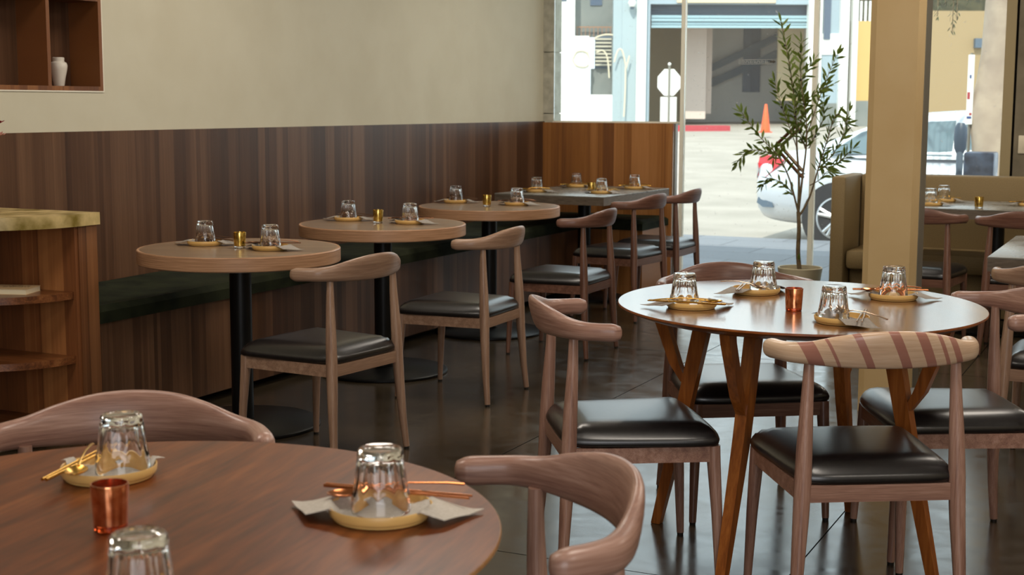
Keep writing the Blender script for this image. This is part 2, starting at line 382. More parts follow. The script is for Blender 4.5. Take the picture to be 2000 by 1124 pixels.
# ------------------------------------------------------------------ banquette
def cushion(x0, y0, x1, y1, z0, z1, nx, ny, r=.025, amp=.006, seed=1):
    rnd = random.Random(seed); ph = [rnd.uniform(0, 6) for _ in range(6)]
    def top(x, y):
        e = min(x-x0, x1-x, y-y0, y1-y); dz = -r*(1-min(1, e/r))**2
        return z1 + dz + amp*(sin(x*9+ph[0]+y*2)+sin(y*5+ph[1])+.6*sin(y*11+x*6+ph[2]))*min(1, e/.08)
    b = MB(); xs = [x0+(x1-x0)*i/nx for i in range(nx+1)]; ys = [y0+(y1-y0)*i/ny for i in range(ny+1)]
    vs = [(x, y, top(x, y)) for y in ys for x in xs]; fs = [(j*(nx+1)+i, j*(nx+1)+i+1, (j+1)*(nx+1)+i+1, (j+1)*(nx+1)+i) for j in range(ny) for i in range(nx)]
    ring = [(i, 0) for i in range(nx)]+[(nx, j) for j in range(ny)]+[(nx-i, ny) for i in range(nx)]+[(0, ny-j) for j in range(ny)]
    n0 = len(vs)
    for i, j in ring: vs.append((xs[i], ys[j], z0))
    m = len(ring)
    for k in range(m):
        a = ring[k]; c = ring[(k+1) % m]
        fs.append((n0+k, n0+(k+1) % m, c[1]*(nx+1)+c[0], a[1]*(nx+1)+a[0]))
    fs.append(tuple(n0+k for k in range(m))[::-1]); b.add(vs, fs); return b
t = thing('banquette', 'long banquette along the left wall with a dark green velvet seat over a walnut base', 'bench', (-4.2, 7.2, 0))
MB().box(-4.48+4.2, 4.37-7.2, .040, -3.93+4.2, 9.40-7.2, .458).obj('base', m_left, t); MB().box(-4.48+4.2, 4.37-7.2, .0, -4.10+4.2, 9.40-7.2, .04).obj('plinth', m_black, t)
b = cushion(-4.478+4.2, 4.372-7.2, -3.91+4.2, 9.40-7.2, .46, .532, 24, 150); b.obj('seat_cushion', m_velvet, t)
t = thing('corner_banquette', 'short green velvet banquette in the far corner under the walnut panel', 'bench', (-4., 9.7, 0))
MB().box(-.48, -.28, .0, .54, .26, .458).obj('base', m_back, t)
cushion(-.478, -.298, .545, .255, .46, .532, 24, 20, seed=3).obj('seat_cushion', m_velvet, t)

# ------------------------------------------------------------------ host stand with round shelves
t = thing('host_stand', 'walnut end stand with curved open shelves and an onyx counter', 'cabinet', (-4.1, 4.3, 0))
ox, oy = 4.1, -4.3
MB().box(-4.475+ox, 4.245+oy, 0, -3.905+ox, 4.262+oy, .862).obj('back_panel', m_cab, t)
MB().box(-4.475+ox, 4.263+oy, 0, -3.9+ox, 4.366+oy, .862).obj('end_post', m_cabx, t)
def qshape(r, yb, n=16, cx=-4.27, cy=4.245, x0=-4.475, k=1.0):
    pts = [(cx+r*k*cos(-a), cy+r*sin(-a)) for a in [pi/2*i/n for i in range(n+1)]]
    return [(x+ox, y+oy) for x, y in [(x0, yb)] + [(cx+r*k, yb)]*(1 if yb > cy else 0) + pts + [(x0, cy-r)]]
for z in (.60, .345, .09):
    MB().prism(qshape(.352, 4.245)[0:], z-.022, z+.006).obj('shelf', m_shelf, t)
MB().prism(qshape(.385, 4.37), .864, .912).obj('counter', m_marble, t)
bk = thing('paperback_book', 'pale paperback lying on the top shelf of the host stand', 'book', (-4.12, 4.12, .606), radians(18))
MB().box(-.10, -.06, .002, .09, .06, .021).obj('pages', m_paper, bk)
b = MB().box(-.102, -.062, 0, .092, .062, .002).box(-.102, -.062, .021, .092, .062, .023).box(-.104, -.062, 0, -.102, .062, .023); cv = b.obj('cover', m_cover, bk)
b = MB()
rnd = random.Random(2)
for row, (yy, x0, n) in enumerate(((.022, -.02, 7), (-.006, -.03, 9))):
    for i in range(n):
        x = x0+i*.0125; h = .012; b.box(x, yy, .0231, x+.003, yy+h, .0234)
        if rnd.random() < .6: b.box(x, yy+h*rnd.choice((0, .42, .84)), .0231, x+.009, yy+h*.16+h*rnd.choice((0, .42, .84)), .0234)
        if rnd.random() < .5: b.box(x+.007, yy, .0231, x+.0095, yy+h, .0234)
b.obj('title_lettering', m_ink, cv)
f = thing('flower_vase', 'red and pink flowers in a vase at the left end of the onyx counter', 'flowers', (-4.245, 4.16, .912))
MB().lathe([(.02, 0), (.023, .01), (.026, .06), (.020, .11), (.014, .14), (.016, .16)], 24).obj('vase', m_ceramic, f)
b = MB()
for k, (x, y, z) in enumerate([(.03, .0, .345), (-.03, .02, .33), (0, -.03, .27), (.042, .01, .300)]): b.tube([(0, 0, .10), (x*.4, y*.4, .2), (x, y, z)], .0025, 6)
b.obj('stems', m_green, f)
def blossom(c, r, m, n=7):
    b = MB(); c = Vector(c)
    for layer in range(3):
        for k in range(n):
            a = 2*pi*k/n+layer*.4; d = Vector((cos(a), sin(a), .25+layer*.5)).normalized(); s = Vector((-sin(a), cos(a), 0)); q = r*(1-.22*layer)
            up = Vector((0, 0, 1)); pts = [c, c+d*q*.6-s*q*.34, c+d*q+up*q*.1, c+d*q*.6+s*q*.34]
            b.add([p+up*.0012 for p in pts]+[p-up*.0012 for p in pts], [(0, 1, 2, 3), (7, 6, 5, 4), (0, 4, 5, 1), (1, 5, 6, 2), (2, 6, 7, 3), (3, 7, 4, 0)])
    return b.obj('blossom', m, f)
blossom((.03, 0, .345), .042, m_red); blossom((-.03, .02, .33), .04, m_red); blossom((0, -.03, .27), .035, m_pink); blossom((.042, .01, .300), .030, m_pink)

# ------------------------------------------------------------------ tables
def bistro(x, y, label, rz):
    t = thing('bistro_table', label, 'table', (x, y, 0), rz, 'round bistro tables along the banquette')
    r = .415
    MB().lathe([(r-.012, .692), (r-.002, .693), (r, .696), (r, .7455), (r-.0025, .7492)], 96).obj('edge_band', m_oak_edge, t, 22)
    MB().lathe([(r-.012, .69), (r-.012, .7494), (0.001, .7500)][0:2]+[(.001, .7496)], 96, caps=False).obj('table_top', m_oak_top, t)
    MB().lathe([(.045, .03), (.045, .68), (.11, .683), (.11, .6918)], 32).obj('pole', m_black, t)
    MB().lathe([(.316, 0.001), (.322, .004), (.322, .012), (.312, .018), (.06, .028), (.001, .029)], 64).obj('base_plate', m_black, t)
    return t
T1 = (-3.53, 4.80); T2 = (-3.62, 6.11); T3 = (-3.70, 7.47)
bistro(*T1, 'round oak bistro table nearest the camera by the green banquette', .43)
bistro(*T2, 'round oak bistro table, middle one of the three by the banquette', .43)
bistro(*T3, 'round oak bistro table, farthest of the three by the banquette', .43)

def square(x, y, sx, sy, rz, label, name='square_table'):
    t = thing(name, label, 'table', (x, y, 0), rz)
    MB().rbox(-sx/2, -sy/2, .742, sx/2, sy/2, .75, .002).obj('table_top', m_greytop, t)
    MB().box(-sx/2+.001, -sy/2+.001, .692, sx/2-.001, sy/2-.001, .7425).obj('edge_band', m_greyedge, t)
    MB().lathe([(.045, .02), (.045, .68), (.12, .683), (.12, .6918)], 32).obj('pole', m_black, t)
    MB().lathe([(.27, 0.001), (.276, .004), (.276, .012), (.26, .02), (.05, .028)], 48).obj('base_plate', m_black, t)
    return t
square(-3.775, 9.11, .80, 1.16, radians(-2.), 'grey rectangular four-seat table in the far left corner by the walnut panel')
square(-.30, 6.36, .80, 1.04, 0, 'grey rectangular table cut off by the right edge, between booth and round table')
square(-1.02, 8.90, 1.30, .80, 0, 'grey rectangular table in front of the tan booth')

def round_table(x, y, rx, ry, rz, label, top_m, legs, edge=m_walnut_edge):
    t = thing('round_dining_table', label, 'table', (x, y, 0), rz)
    n = 128
    def ring(k, z): return [Vector((rx*k*cos(2*pi*i/n), ry*k*sin(2*pi*i/n), z)) for i in range(n)]
    MB().loft([ring(.90, .7225), ring(.985, .738), ring(1., .744), ring(1., .7475), ring(.998, .7495)], True).obj('table_edge', edge, t)
    MB().loft([ring(.9965, .7490), ring(.9965, .7500)], True).obj('table_top', top_m, t)
    MB().box(-.30, -.03, .690, .30, .03, .7225).box(-.03, -.30, .690, .03, -.031, .7225).box(-.03, .031, .690, .03, .30, .7225).obj('apron', m_leg, t)
    for ang in legs:
        ang, rf = ang if isinstance(ang, tuple) else (ang, .452)
        a = radians(ang) - rz; ca, sa = cos(a), sin(a); R = Matrix.Rotation(a, 4, 'Z')
        b = MB()
        def sect(p, wr, wt): return [R @ Vector((p[0]+dx*wr, dy*wt, p[1])) for dx, dy in ((-.5, -.5), (.5, -.5), (.5, .5), (-.5, .5))]
        b.loft([sect((rf, 0.001), .030, .028), sect((.36, .40), .046, .036), sect((.292, .722), .052, .036)])
        lg = b.obj('leg', m_leg, t)
        b = MB(); b.loft([sect((.362, .475), .020, .030), sect((.395, .53), .034, .030), sect((.455, .69), .042, .030), sect((.462, .724), .046, .030)])
        b.obj('brace', m_leg, lg)
    return t
RT = (-1.038, 4.187); FT = (-1.311, 1.513)
round_table(*RT, .540, .59, YAW, 'round walnut dining table on splayed Y-braced legs in the middle of the room', m_walnut_top, (175, (260, .47), 346, 79))
round_table(*FT, .521, .521, radians(8), 'dark walnut round table cut off by the bottom left corner of the photo', m_walnut_top2, (98, 188, 278, -12), edge=grain('tan_table_edge', ['#8a6038', '#a07446', '#b4885a'], 'X', 8, 5, rough=.4))

# ------------------------------------------------------------------ chairs
def lerp_path(keys, t):
    for (t0, a), (t1, b) in zip(keys, keys[1:]):
        if t <= t1: k = (t-t0)/(t1-t0); k = k*k*(3-2*k) if False else k; return [p+(q-p)*k for p, q in zip(a, b)]
    return list(keys[-1][1])
def catmull(P, n):
    out = []
    for i in range(len(P)-1):
        p0, p1, p2, p3 = P[max(i-1, 0)], P[i], P[i+1], P[min(i+2, len(P)-1)]
        for k in range(n):
            t = k/n; out.append([.5*(2*b+(c-a)*t+(2*a-5*b+4*c-d)*t*t+(3*b-a-3*c+d)*t**3) for a, b, c, d in zip(p0, p1, p2, p3)])
    out.append(list(P[-1])); return out
def bow_mesh():
    # x, y, z centre, height, thickness, lean of the section
    half = [(.261, -.072, .725, .045, .040, 0), (.259, -.085, .725, .050, .042, 0), (.250, -.120, .726, .049, .040, .0), (.232, -.158, .727, .052, .038, .03),
            (.190, -.192, .730, .060, .034, .10), (.135, -.222, .737, .080, .030, .20), (.070, -.245, .743, .096, .027, .25), (0, -.253, .745, .101, .026, .27)]
    P = half + [(-a, b, c, d, e, f) for a, b, c, d, e, f in half[-2::-1]]
    S = catmull(P, 5); rings = []; n = 20
    for i, s in enumerate(S):
        a, c = S[max(i-1, 0)], S[min(i+1, len(S)-1)]
        t = Vector((c[0]-a[0], c[1]-a[1], 0)).normalized(); o = Vector((-t.y, t.x, 0))
        if o.y > 0: o = -o          # points to the chair's back
        up = (Vector((0, 0, 1)) + o*s[5]).normalized(); ou = (o - up*o.dot(up)).normalized(); p = Vector(s[:3])
        k = 1.
        rings.append([p + up*(s[3]/2)*math.copysign(abs(sin(q))**.8, sin(q)) + ou*(s[4]/2)*math.copysign(abs(cos(q))**.8, cos(q)) for q in [2*pi*m/n for m in range(n)]])
    def shrink(r, k, d): c = sum(r, Vector())/len(r); return [c+(v-c)*k+d for v in r]
    e0 = (Vector(S[0][:3])-Vector(S[1][:3])).normalized(); e1 = (Vector(S[-1][:3])-Vector(S[-2][:3])).normalized()
    rings = [shrink(rings[0], .35, e0*.016), shrink(rings[0], .78, e0*.012)] + rings + [shrink(rings[-1], .78, e1*.012), shrink(rings[-1], .35, e1*.016)]
    cs = [sum(r, Vector())/len(r) for r in rings]; acc = 0; g = []
    for i, r in enumerate(rings):
        if i: acc += (cs[i]-cs[i-1]).length
        for k, v in enumerate(r): q = 2*pi*k/len(r); g.append((acc, v.z-.74, cos(q)*.015))
    b = MB().loft(rings); b.g = g; return b
def seat_mesh():
    nx, ny = 18, 18; z0 = .392
    def half_w(v): return .196+(.237-.196)*v**.8
    def P(u, v, z): # u in -1..1, v 0(back)..1(front), rounded corners
        w = half_w(v); x = u*w; y = -.196+.445*v
        y += -.012*(abs(u)**4)*(1 if v > .5 else 0)*((v-.5)*2)
        return Vector((x, y, z))
    def corner(u, v):
        # squircle pull so corners are round
        a, b = abs(u), abs(2*v-1); k = 1-.055*(a*b)**6; return u*k, ((2*v-1)*k+1)/2
    vs = []; idx = {}
    for j in range(ny+1):
        for i in range(nx+1):
            u, v = sin((i/nx-.5)*pi)*.5*2, .5+.5*sin((j/ny-.5)*pi)
            e = min(1-abs(u), 1-abs(2*v-1)); uu, vv = corner(u, v)
            d = max(0, 1-e/.34); z = .453 - .036*d**2.4 - .003*cos(u*2)*cos((v-.5)*3)*-1
            idx[i, j] = len(vs); vs.append(P(uu, vv, z))
    fs = [(idx[i, j], idx[i+1, j], idx[i+1, j+1], idx[i, j+1]) for j in range(ny) for i in range(nx)]
    ring = [(i, 0) for i in range(nx)]+[(nx, j) for j in range(ny)]+[(nx-i, ny) for i in range(nx)]+[(0, ny-j) for j in range(ny)]
    prev = [idx[r] for r in ring]; cen = Vector((0, .03, 0)); m = len(ring)
    for k, z in ((1.018, .407), (1.01, .397), (.985, z0)):
        cur = []
        for r in ring:
            p = vs[idx[r]]; q = cen+(p-cen)*k; q.z = z; cur.append(len(vs)); vs.append(q)
        for a in range(m): fs.append((cur[a], cur[(a+1) % m], prev[(a+1) % m], prev[a]))
        prev = cur
    fs.append(tuple(prev)[::-1]); return MB().add(vs, fs)
def rear_leg(s):
    b = MB(); P = [(s*.222, -.214, .008), (s*.214, -.203, .12), (s*.204, -.192, .30), (s*.200, -.188, .40), (s*.197, -.184, .50), (s*.192, -.178, .62), (s*.189, -.176, .708)]
    return b.tube(P, [.0125, .0155, .0205, .022, .020, .0155, .0125], 14)
def front_leg(s):
    return MB().tube([(s*.222, .243, .008), (s*.216, .234, .2), (s*.210, .224, .34), (s*.209, .222, .392)], [.0115, .0160, .0195, .0195], 14)
rail_of = {a: grain(a.name+'_rail', c, 'X', 34, 22, rough=.34, coat=.2, dist=.5) for a, c in ((m_cwoodx, ['#7a584c', '#95705f', '#ab8878']), (m_cdarkx, ['#553a2e', '#6c4a3b', '#81604f']), (m_clightx, ['#7e6250', '#967660', '#ab8d76']))}
def make_chair(label, mw, mx, back=None, rail=None):
    t = thing('elbow_chair', label, 'chair')
    seat_me.materials.clear() if False else None
    o = bpy.data.objects.new('seat_cushion', seat_me); COL.objects.link(o); o.parent = t
    def part(name, me, m):
        o = bpy.data.objects.new(name, me); COL.objects.link(o); o.parent = t
        o.material_slots[0].link = 'OBJECT'; o.material_slots[0].material = m; return o
    part('backrest', bow_me, back or mx)
    part('seat_frame', frame_me, rail_of[mx])
    for lm, gm in leg_mes:
        l = part('leg', lm, mw); g = bpy.data.objects.new('foot_glide', gm); COL.objects.link(g); g.parent = l
    return t
seat_me = seat_mesh().mesh('seat_cushion', m_leather, 60)
_b = bow_mesh(); bow_me = _b.mesh('backrest', m_cwoodx, 70)
_a = bow_me.attributes.new('grain', 'FLOAT_VECTOR', 'POINT')
for _i, _v in enumerate(_b.g): _a.data[_i].vector = _v
b = MB()
b.box(-.190, -.196, .347, .190, -.176, .391)
b.box(-.205, .214, .347, .205, .236, .391)
for s in (-1, 1):
    b.add([(s*.190, -.19, .347), (s*.208, -.19, .347), (s*.222, .22, .347), (s*.203, .22, .347), (s*.190, -.19, .391), (s*.208, -.19, .391), (s*.222, .22, .391), (s*.203, .22, .391)],
          [(0, 1, 2, 3), (4, 5, 6, 7), (0, 1, 5, 4), (1, 2, 6, 5), (2, 3, 7, 6), (3, 0, 4, 7)])
frame_me = b.mesh('seat_frame', m_cwoodx)
leg_mes = []
for fn, gx, gy in ((rear_leg, .222, -.214), (front_leg, .222, .243)):
    for s in (-1, 1):
        leg_mes.append((fn(s).mesh('leg', m_cwood, 60), MB().lathe([(.010, 0), (.0105, .008)], 12, (s*gx, gy, 0)).mesh('foot_glide', m_glide)))
CG = 'wooden elbow chairs with black seats'
chairs = [
 ('C3', (-.756, 3.725), .531, 'pale elbow chair with dark-striped backrest and black seat, in front of the round table', m_cwood, m_cwoodx, m_striped),
 ('C1', (-1.463, 3.823), -.995, 'pinkish wood elbow chair at the left of the round table, facing right', m_cwood, m_cwoodx, None),
 ('C2', (-1.324, 4.584), -2.568, 'elbow chair behind the round table facing the camera, under the olive tree', m_cdark, m_cdarkx, None),
 ('C4', (-.606, 4.439), 2.022, 'elbow chair at the right side of the round table, cut by the photo edge', m_cwood, m_cwoodx, None),
 ('B1', (-2.951, 4.552), 1.457, 'elbow chair drawn up to the nearest round bistro table', m_clight, m_clightx, None),
 ('B2', (-2.994, 5.797), 1.604, 'elbow chair drawn up to the middle bistro table', m_clight, m_clightx, None),
 ('B3', (-3.033, 7.063), 1.578, 'dark brown elbow chair drawn up to the farthest bistro table', m_cdark, m_cdarkx, None),
 ('B4', (-3.229, 8.427), 1.449, 'nearer of two dark elbow chairs at the far corner grey table', m_cdark, m_cdarkx, None),
 ('B5', (-3.198, 9.05), 1.559, 'farther of two dark elbow chairs at the corner grey table, against the window', m_cdark, m_cdarkx, None),
 ('F1', (-1.672, 1.882), -2.625, 'elbow chair at the near dark round table, facing the camera at far left', m_cwood, m_cwoodx, None),
 ('F2', (-.957, 1.838), 2.30, 'elbow chair at the right of the near dark round table, seen from above the armrest', m_cwood, m_cwoodx, None),
 ('E1', (-1.355, 8.20), -.055, 'elbow chair at the booth table, half hidden by the tan column', m_cdark, m_cdarkx, None),
 ('E2', (-.76, 8.13), .033, 'elbow chair at the booth table, right of the tan column and cut by the edge', m_cdark, m_cdarkx, None),
 ('G1', (-.358, 5.56), -.046, 'light oak elbow chair at the grey table on the right edge', m_clight, m_clightx, None),
 ('G2', (-.11, 4.98), 1.9, 'elbow chair of which only an armrest tip and seat show at the right edge', m_cwood, m_cwoodx, None)]
for key, (x, y), rz, lab, mw, mx, back in chairs:
    c = make_chair(lab, mw, mx, back); c.location = (x, y, 0); c.rotation_euler = (0, 0, rz); c['group'] = CG

# ------------------------------------------------------------------ place settings
def glass_mesh():
    n = 100; rings = []
    def ring(r, z, fl):
        out = []; r = r*1.10 if r > .01 else r
        for k in range(n):
            q = 2*pi*k/n; rr = r*(1-fl*abs(sin(5*q))); out.append(Vector((rr*cos(q), rr*sin(q), z)))
        return out
    for r, z, fl in ((.0385, 0, 0), (.0392, .002, 0), (.0385, .020, 0), (.0376, .0265, .0), (.0370, .031, .05), (.0345, .050, .075), (.0322, .070, .085), (.0314, .078, .07), (.0306, .083, .0), (.0300, .087, 0), (.0292, .090, 0), (.0270, .0925, 0), (.021, .0915, 0), (.001, .0905, 0),): rings.append(ring(r, z, fl))
    inner = [ring(r, z, 0) for r, z in ((.001, .0775), (.020, .0775), (.0262, .075), (.0285, .068), (.0318, .045), (.0345, .025), (.0366, .004), (.0375, 0))]
    b = MB(); b.loft(rings+inner, caps=False, closed=True); return b.mesh('drinking_glass', m_glass, 28)
def plate_mesh():
    return MB().lathe([(.001, .0), (.0665, 0), (.0685, .0015), (.069, .004), (.0705, .0048), (.0725, .0060), (.0738, .009), (.0748, .0185), (.0738, .0200), (.0722, .0192), (.0712, .010), (.068, .0068), (.001, .006)], 64, caps=False).mesh('side_plate', m_plate, 40)
def napkin_mesh(seed, mt, Lh=.122, Wh=.045):
    rnd = random.Random(seed); nx, ny = 20, 8; vs = []
    ph = rnd.uniform(0, 6)
    for layer in range(2):
        for j in range(ny+1):
            for i in range(nx+1):
                u, v = i/nx*2-1, j/ny*2-1
                x = u*Lh + v*.022*(1 if u > 0 else -1)*abs(u)**2; y = v*Wh*(1-.10*abs(u)); r = sqrt(x*x+y*y)
                z = .0074 if r < .065 else .0074+.0134*min(1, (r-.065)/.008) if r < .078 else .0208-.017*min(1, (r-.078)/.05)
                z += .002*sin(x*40+ph)*min(1, abs(u)*.8)*(r > .07) + .0008
                vs.append((x, y, z + layer*.0009))
    m = (nx+1)*(ny+1); fs = []
    for j in range(ny):
        for i in range(nx):
            a = j*(nx+1)+i; q = (a, a+1, a+nx+2, a+nx+1); fs.append(q[::-1]); fs.append(tuple(k+m for k in q))
    ring = [(i, 0) for i in range(nx)]+[(nx, j) for j in range(ny)]+[(nx-i, ny) for i in range(nx)]+[(0, ny-j) for j in range(ny)]
    ids = [j*(nx+1)+i for i, j in ring]
    for a, c in zip(ids, ids[1:]+ids[:1]): fs.append((a, c, c+m, a+m))
    return MB().add(vs, fs).mesh('napkin', mt, 50)
def stick_mesh(m):
    return MB().tube([(-.115, 0, 0), (0, 0, 0), (.115, 0, 0)], [.0028, .0024, .0018], 8).mesh('chopstick', m, 50)
def spoon_mesh(m):
    b = MB(); n = 18; rings_t, rings_b = [], []
    for k in (.15, .55, .85, 1.):
        rings_t.append([Vector((-.075+.027*k*cos(q), .0175*k*sin(q), -.0065*(1-k*k))) for q in [2*pi*i/n for i in range(n)]])
    rings_b = [[v-Vector((0, 0, .0012)) for v in r] for r in rings_t[::-1]]
    b.loft(rings_t+rings_b)
    b.tube([(-.050, 0, -.0006), (-.03, 0, .004), (.02, 0, .006), (.08, 0, .001), (.105, 0, -.003)], [.0028, .0020, .0018, .0028, .0034], 8, squash=.7)
    return b.mesh('spoon', m, 50)
def votive(name, mcup, mbase, label, loc, group):
    t = thing(name, label, 'candle holder', loc, 0, group)
    MB().lathe([(.0215, .009), (.0235, .0095), (.0262, .064), (.0258, .066), (.0244, .066), (.0218, .012), (.001, .0115)], 40, caps=False).obj('cup', mcup, t)
    MB().lathe([(.001, .0), (.0215, 0), (.0232, .002), (.0234, .0092), (.0215, .0098), (.001, .0098)], 40, caps=False).obj('glass_base', mbase, t)
    MB().lathe([(.0175, .0122), (.0180, .014), (.0180, .026), (.001, .0262)], 24).obj('tea_light', m_wax, t)
    return t
g_me = glass_mesh(); p_me = plate_mesh(); nap_me = [napkin_mesh(s, m_napkin) for s in (1, 2)]; napl_me = napkin_mesh(4, m_napkin_l); naps_me = napkin_mesh(5, m_napkin_l, .060, .044)
st_me = {'gold': stick_mesh(m_gold), 'copper': stick_mesh(m_copper), 'steel': stick_mesh(m_steel), 'bronze': stick_mesh(m_bronze)}
sp_me = {'gold': spoon_mesh(m_gold), 'copper': spoon_mesh(m_copper), 'steel': spoon_mesh(m_steel), 'bronze': spoon_mesh(m_bronze)}
def put(me, name, loc, rot, label, cat, group):
    o = bpy.data.objects.new(name, me); COL.objects.link(o); o.location = loc; o.rotation_euler = rot; return tag(o, label, cat, group)
def setting(x, y, place, ca, metal='gold', nap=0, nang=None, cd=.050, sa=.55, spoon=True, zt=.7503, gx=0, sticks=True):
    """one place: plate, napkin, upturned glass, a pair of chopsticks and a spoon"""
    pal = {'gold': 'gold', 'copper': 'copper', 'steel': 'silvery', 'bronze': 'bronze'}[metal]
    put(p_me, 'side_plate', (x, y, zt), (0, 0, ca), 'mustard side plate %s' % place, 'plate', 'mustard side plates')
    put(naps_me if nap == 3 else napl_me if nap == 2 else nap_me[nap], 'napkin', (x, y, zt), (0, 0, ca-.25 if nang is None else nang), 'grey napkin on the plate %s' % place, 'napkin', 'grey napkins')
    c, s = cos(ca), sin(ca)
    put(g_me, 'drinking_glass', (x+gx*cos(YAW), y+gx*sin(YAW), zt+.0093), (0, 0, ca), 'upturned faceted drinking glass %s' % place, 'glass', 'upturned drinking glasses')
    if sticks:
        for k, (d, da) in enumerate(((cd, 0), (cd+.010, .03))):
            put(st_me[metal], 'chopstick', (x-s*d, y+c*d, zt+.0225), (0, 0, ca+da), '%s chopstick %s, %s the glass' % (pal, place, ('nearer', 'farther from')[k]), 'chopstick', 'chopsticks')
    if spoon:
        put(sp_me[metal], 'spoon', (x-s*cd*1.0-.0*c, y+c*cd*1.0, zt+.0285), (0, 0, ca+sa), '%s spoon resting %s' % (pal, place), 'spoon', 'spoons')
A = YAW
# near table
setting(-1.022, 1.713, 'at the right of the near dark table', radians(8), 'copper', 2, radians(18), cd=.056, sa=.62)
setting(-1.524, 1.716, 'at the far left of the dark table', radians(104), 'gold', 3, radians(32), cd=.044, sa=.35, gx=.022)
setting(-1.062, 1.241, 'at the front of the near dark table', radians(55), 'gold', 3, radians(30), cd=-.050, sa=.5, sticks=False)
votive('votive_holder', m_vot_cop, m_vot_copb, 'copper votive candle holder on the near dark table', (-1.330, 1.497, .7503), 'copper votive holders')
# middle round table
setting(-1.297, 3.955, 'at the left of the middle round table', radians(183), 'gold', 0, radians(35), cd=.048, sa=.3, gx=-.021)
setting(-1.214, 4.352, 'at the back of the middle round table', radians(98), 'steel', 1, radians(60), cd=.040, sa=.9, gx=.022)
setting(-.836, 3.862, 'at the front of the middle round table', radians(-83), 'steel', 0, radians(-50), cd=.050, sa=.8, gx=-.023)
setting(-.800, 4.412, 'at the right of the middle round table', radians(20), 'copper', 0, radians(5), cd=.050, sa=.35)
votive('votive_holder', m_vot_cop, m_vot_copb, 'copper votive candle holder at the centre of the middle round table', (-1.012, 4.03, .7503), 'copper votive holders')
for (a, v, c), nm in zip((((-3.716, 4.815), (-3.51, 4.775), (-3.362, 4.780)), ((-3.860, 6.175), (-3.646, 6.11), (-3.489, 6.155)), ((-3.99, 7.60), (-3.689, 7.416), (-3.575, 7.585))), ('nearest', 'middle', 'farthest')):
    setting(*a, 'on the wall side of the %s bistro table' % nm, radians(-14), 'bronze', 0, radians(20), cd=.052, sa=.3)
    setting(*c, 'on the aisle side of the %s bistro table' % nm, radians(25), 'bronze', 0, radians(-5), cd=.050, sa=.25)
    votive('votive_holder', m_vot_gold, m_glass, 'gold votive candle holder on the %s bistro table' % nm, (*v, .7503), 'gold votive holders')
for (x, y), nm in (((-4.00, 8.80), 'front left'), ((-3.98, 9.45), 'back left'), ((-3.55, 8.862), 'front right'), ((-3.535, 9.45), 'back right')):
    setting(x, y, 'at the %s of the corner table' % nm, radians(20 if y > 9 else 12), 'gold', 0, cd=.050 if x > -3.8 else -.05)
votive('votive_holder', m_vot_gold, m_glass, 'gold votive candle holder on the far corner table', (-3.602, 8.785+.02, .7503) if 0 else (-3.66, 8.95, .7503), 'gold votive holders')
setting(-1.385, 8.72, 'at the near side of the booth table', radians(20), 'gold', 0)
setting(-1.365, 9.10, 'at the far side of the booth table', radians(20), 'gold', 0)
setting(-.84, 8.95, 'at the right of the booth table', radians(20), 'gold', 0)
votive('votive_holder', m_vot_gold, m_glass, 'gold votive candle holder on the booth table', (-1.094, 8.62, .7503), 'gold votive holders')

# ------------------------------------------------------------------ booth
t = thing('booth_bench', 'tan upholstered booth with an end arm beside the column', 'booth', (-1., 9.5, 0))
def bt(x0, y0, z0, x1, y1, z1, name, r=.02): MB().rbox(x0+1, y0-9.5, z0, x1+1, y1-9.5, z1, r).obj(name, m_tan, t, 40)
bt(-2.055, 9.05, .02, -1.962, 9.62, .894, 'end_arm')
bt(-1.960, 9.50, .02, .9, 9.64, .894, 'backrest')
bt(-1.958, 9.07, .30, .9, 9.498, .425, 'seat_cushion', .03)
bt(-1.958, 9.20, .02, .9, 9.495, .298, 'base')

# ------------------------------------------------------------------ olive tree in a pot
t = thing('potted_olive_tree', 'tall thin olive tree in a round cream pot in front of the window', 'potted plant', (-2.375, 9.6, 0))
MB().lathe([(.10, 0), (.118, .004), (.150, .22), (.152, .236), (.148, .24), (.140, .238), (.138, .22), (.132, .20), (.001, .20)], 48).obj('pot', m_pot, t)
MB().lathe([(.134, .195), (.134, .212), (.001, .222)], 32).obj('soil', m_soil, t)
rnd = random.Random(11)
leaf_b = MB(); bark = MB(); olive_b = MB()
def leaf(p, d, ln):
    d = d.normalized(); s = d.cross(Vector((rnd.uniform(-1, 1), rnd.uniform(-1, 1), rnd.uniform(-.3, 1)))).normalized(); nrm = s.cross(d)
    w = ln*.12; cv = nrm*(-.10*ln)
    q = [p, p+d*ln*.3+s*w*.85+cv*.2, p+d*ln*.62+s*w+cv*.5, p+d*ln+cv, p+d*ln*.62-s*w+cv*.5, p+d*ln*.3-s*w*.85+cv*.2]
    m1, m2 = p+d*ln*.3+cv*.2+nrm*.0012, p+d*ln*.62+cv*.5+nrm*.0012; e = nrm*.0008
    vs = q+[m1, m2]; vs = vs+[v-e for v in vs]
    top = [(0, 1, 6), (1, 2, 7, 6), (2, 3, 7), (3, 4, 7), (4, 5, 6, 7), (5, 0, 6)]
    leaf_b.add(vs, top+[tuple(i+8 for i in f[::-1]) for f in top])
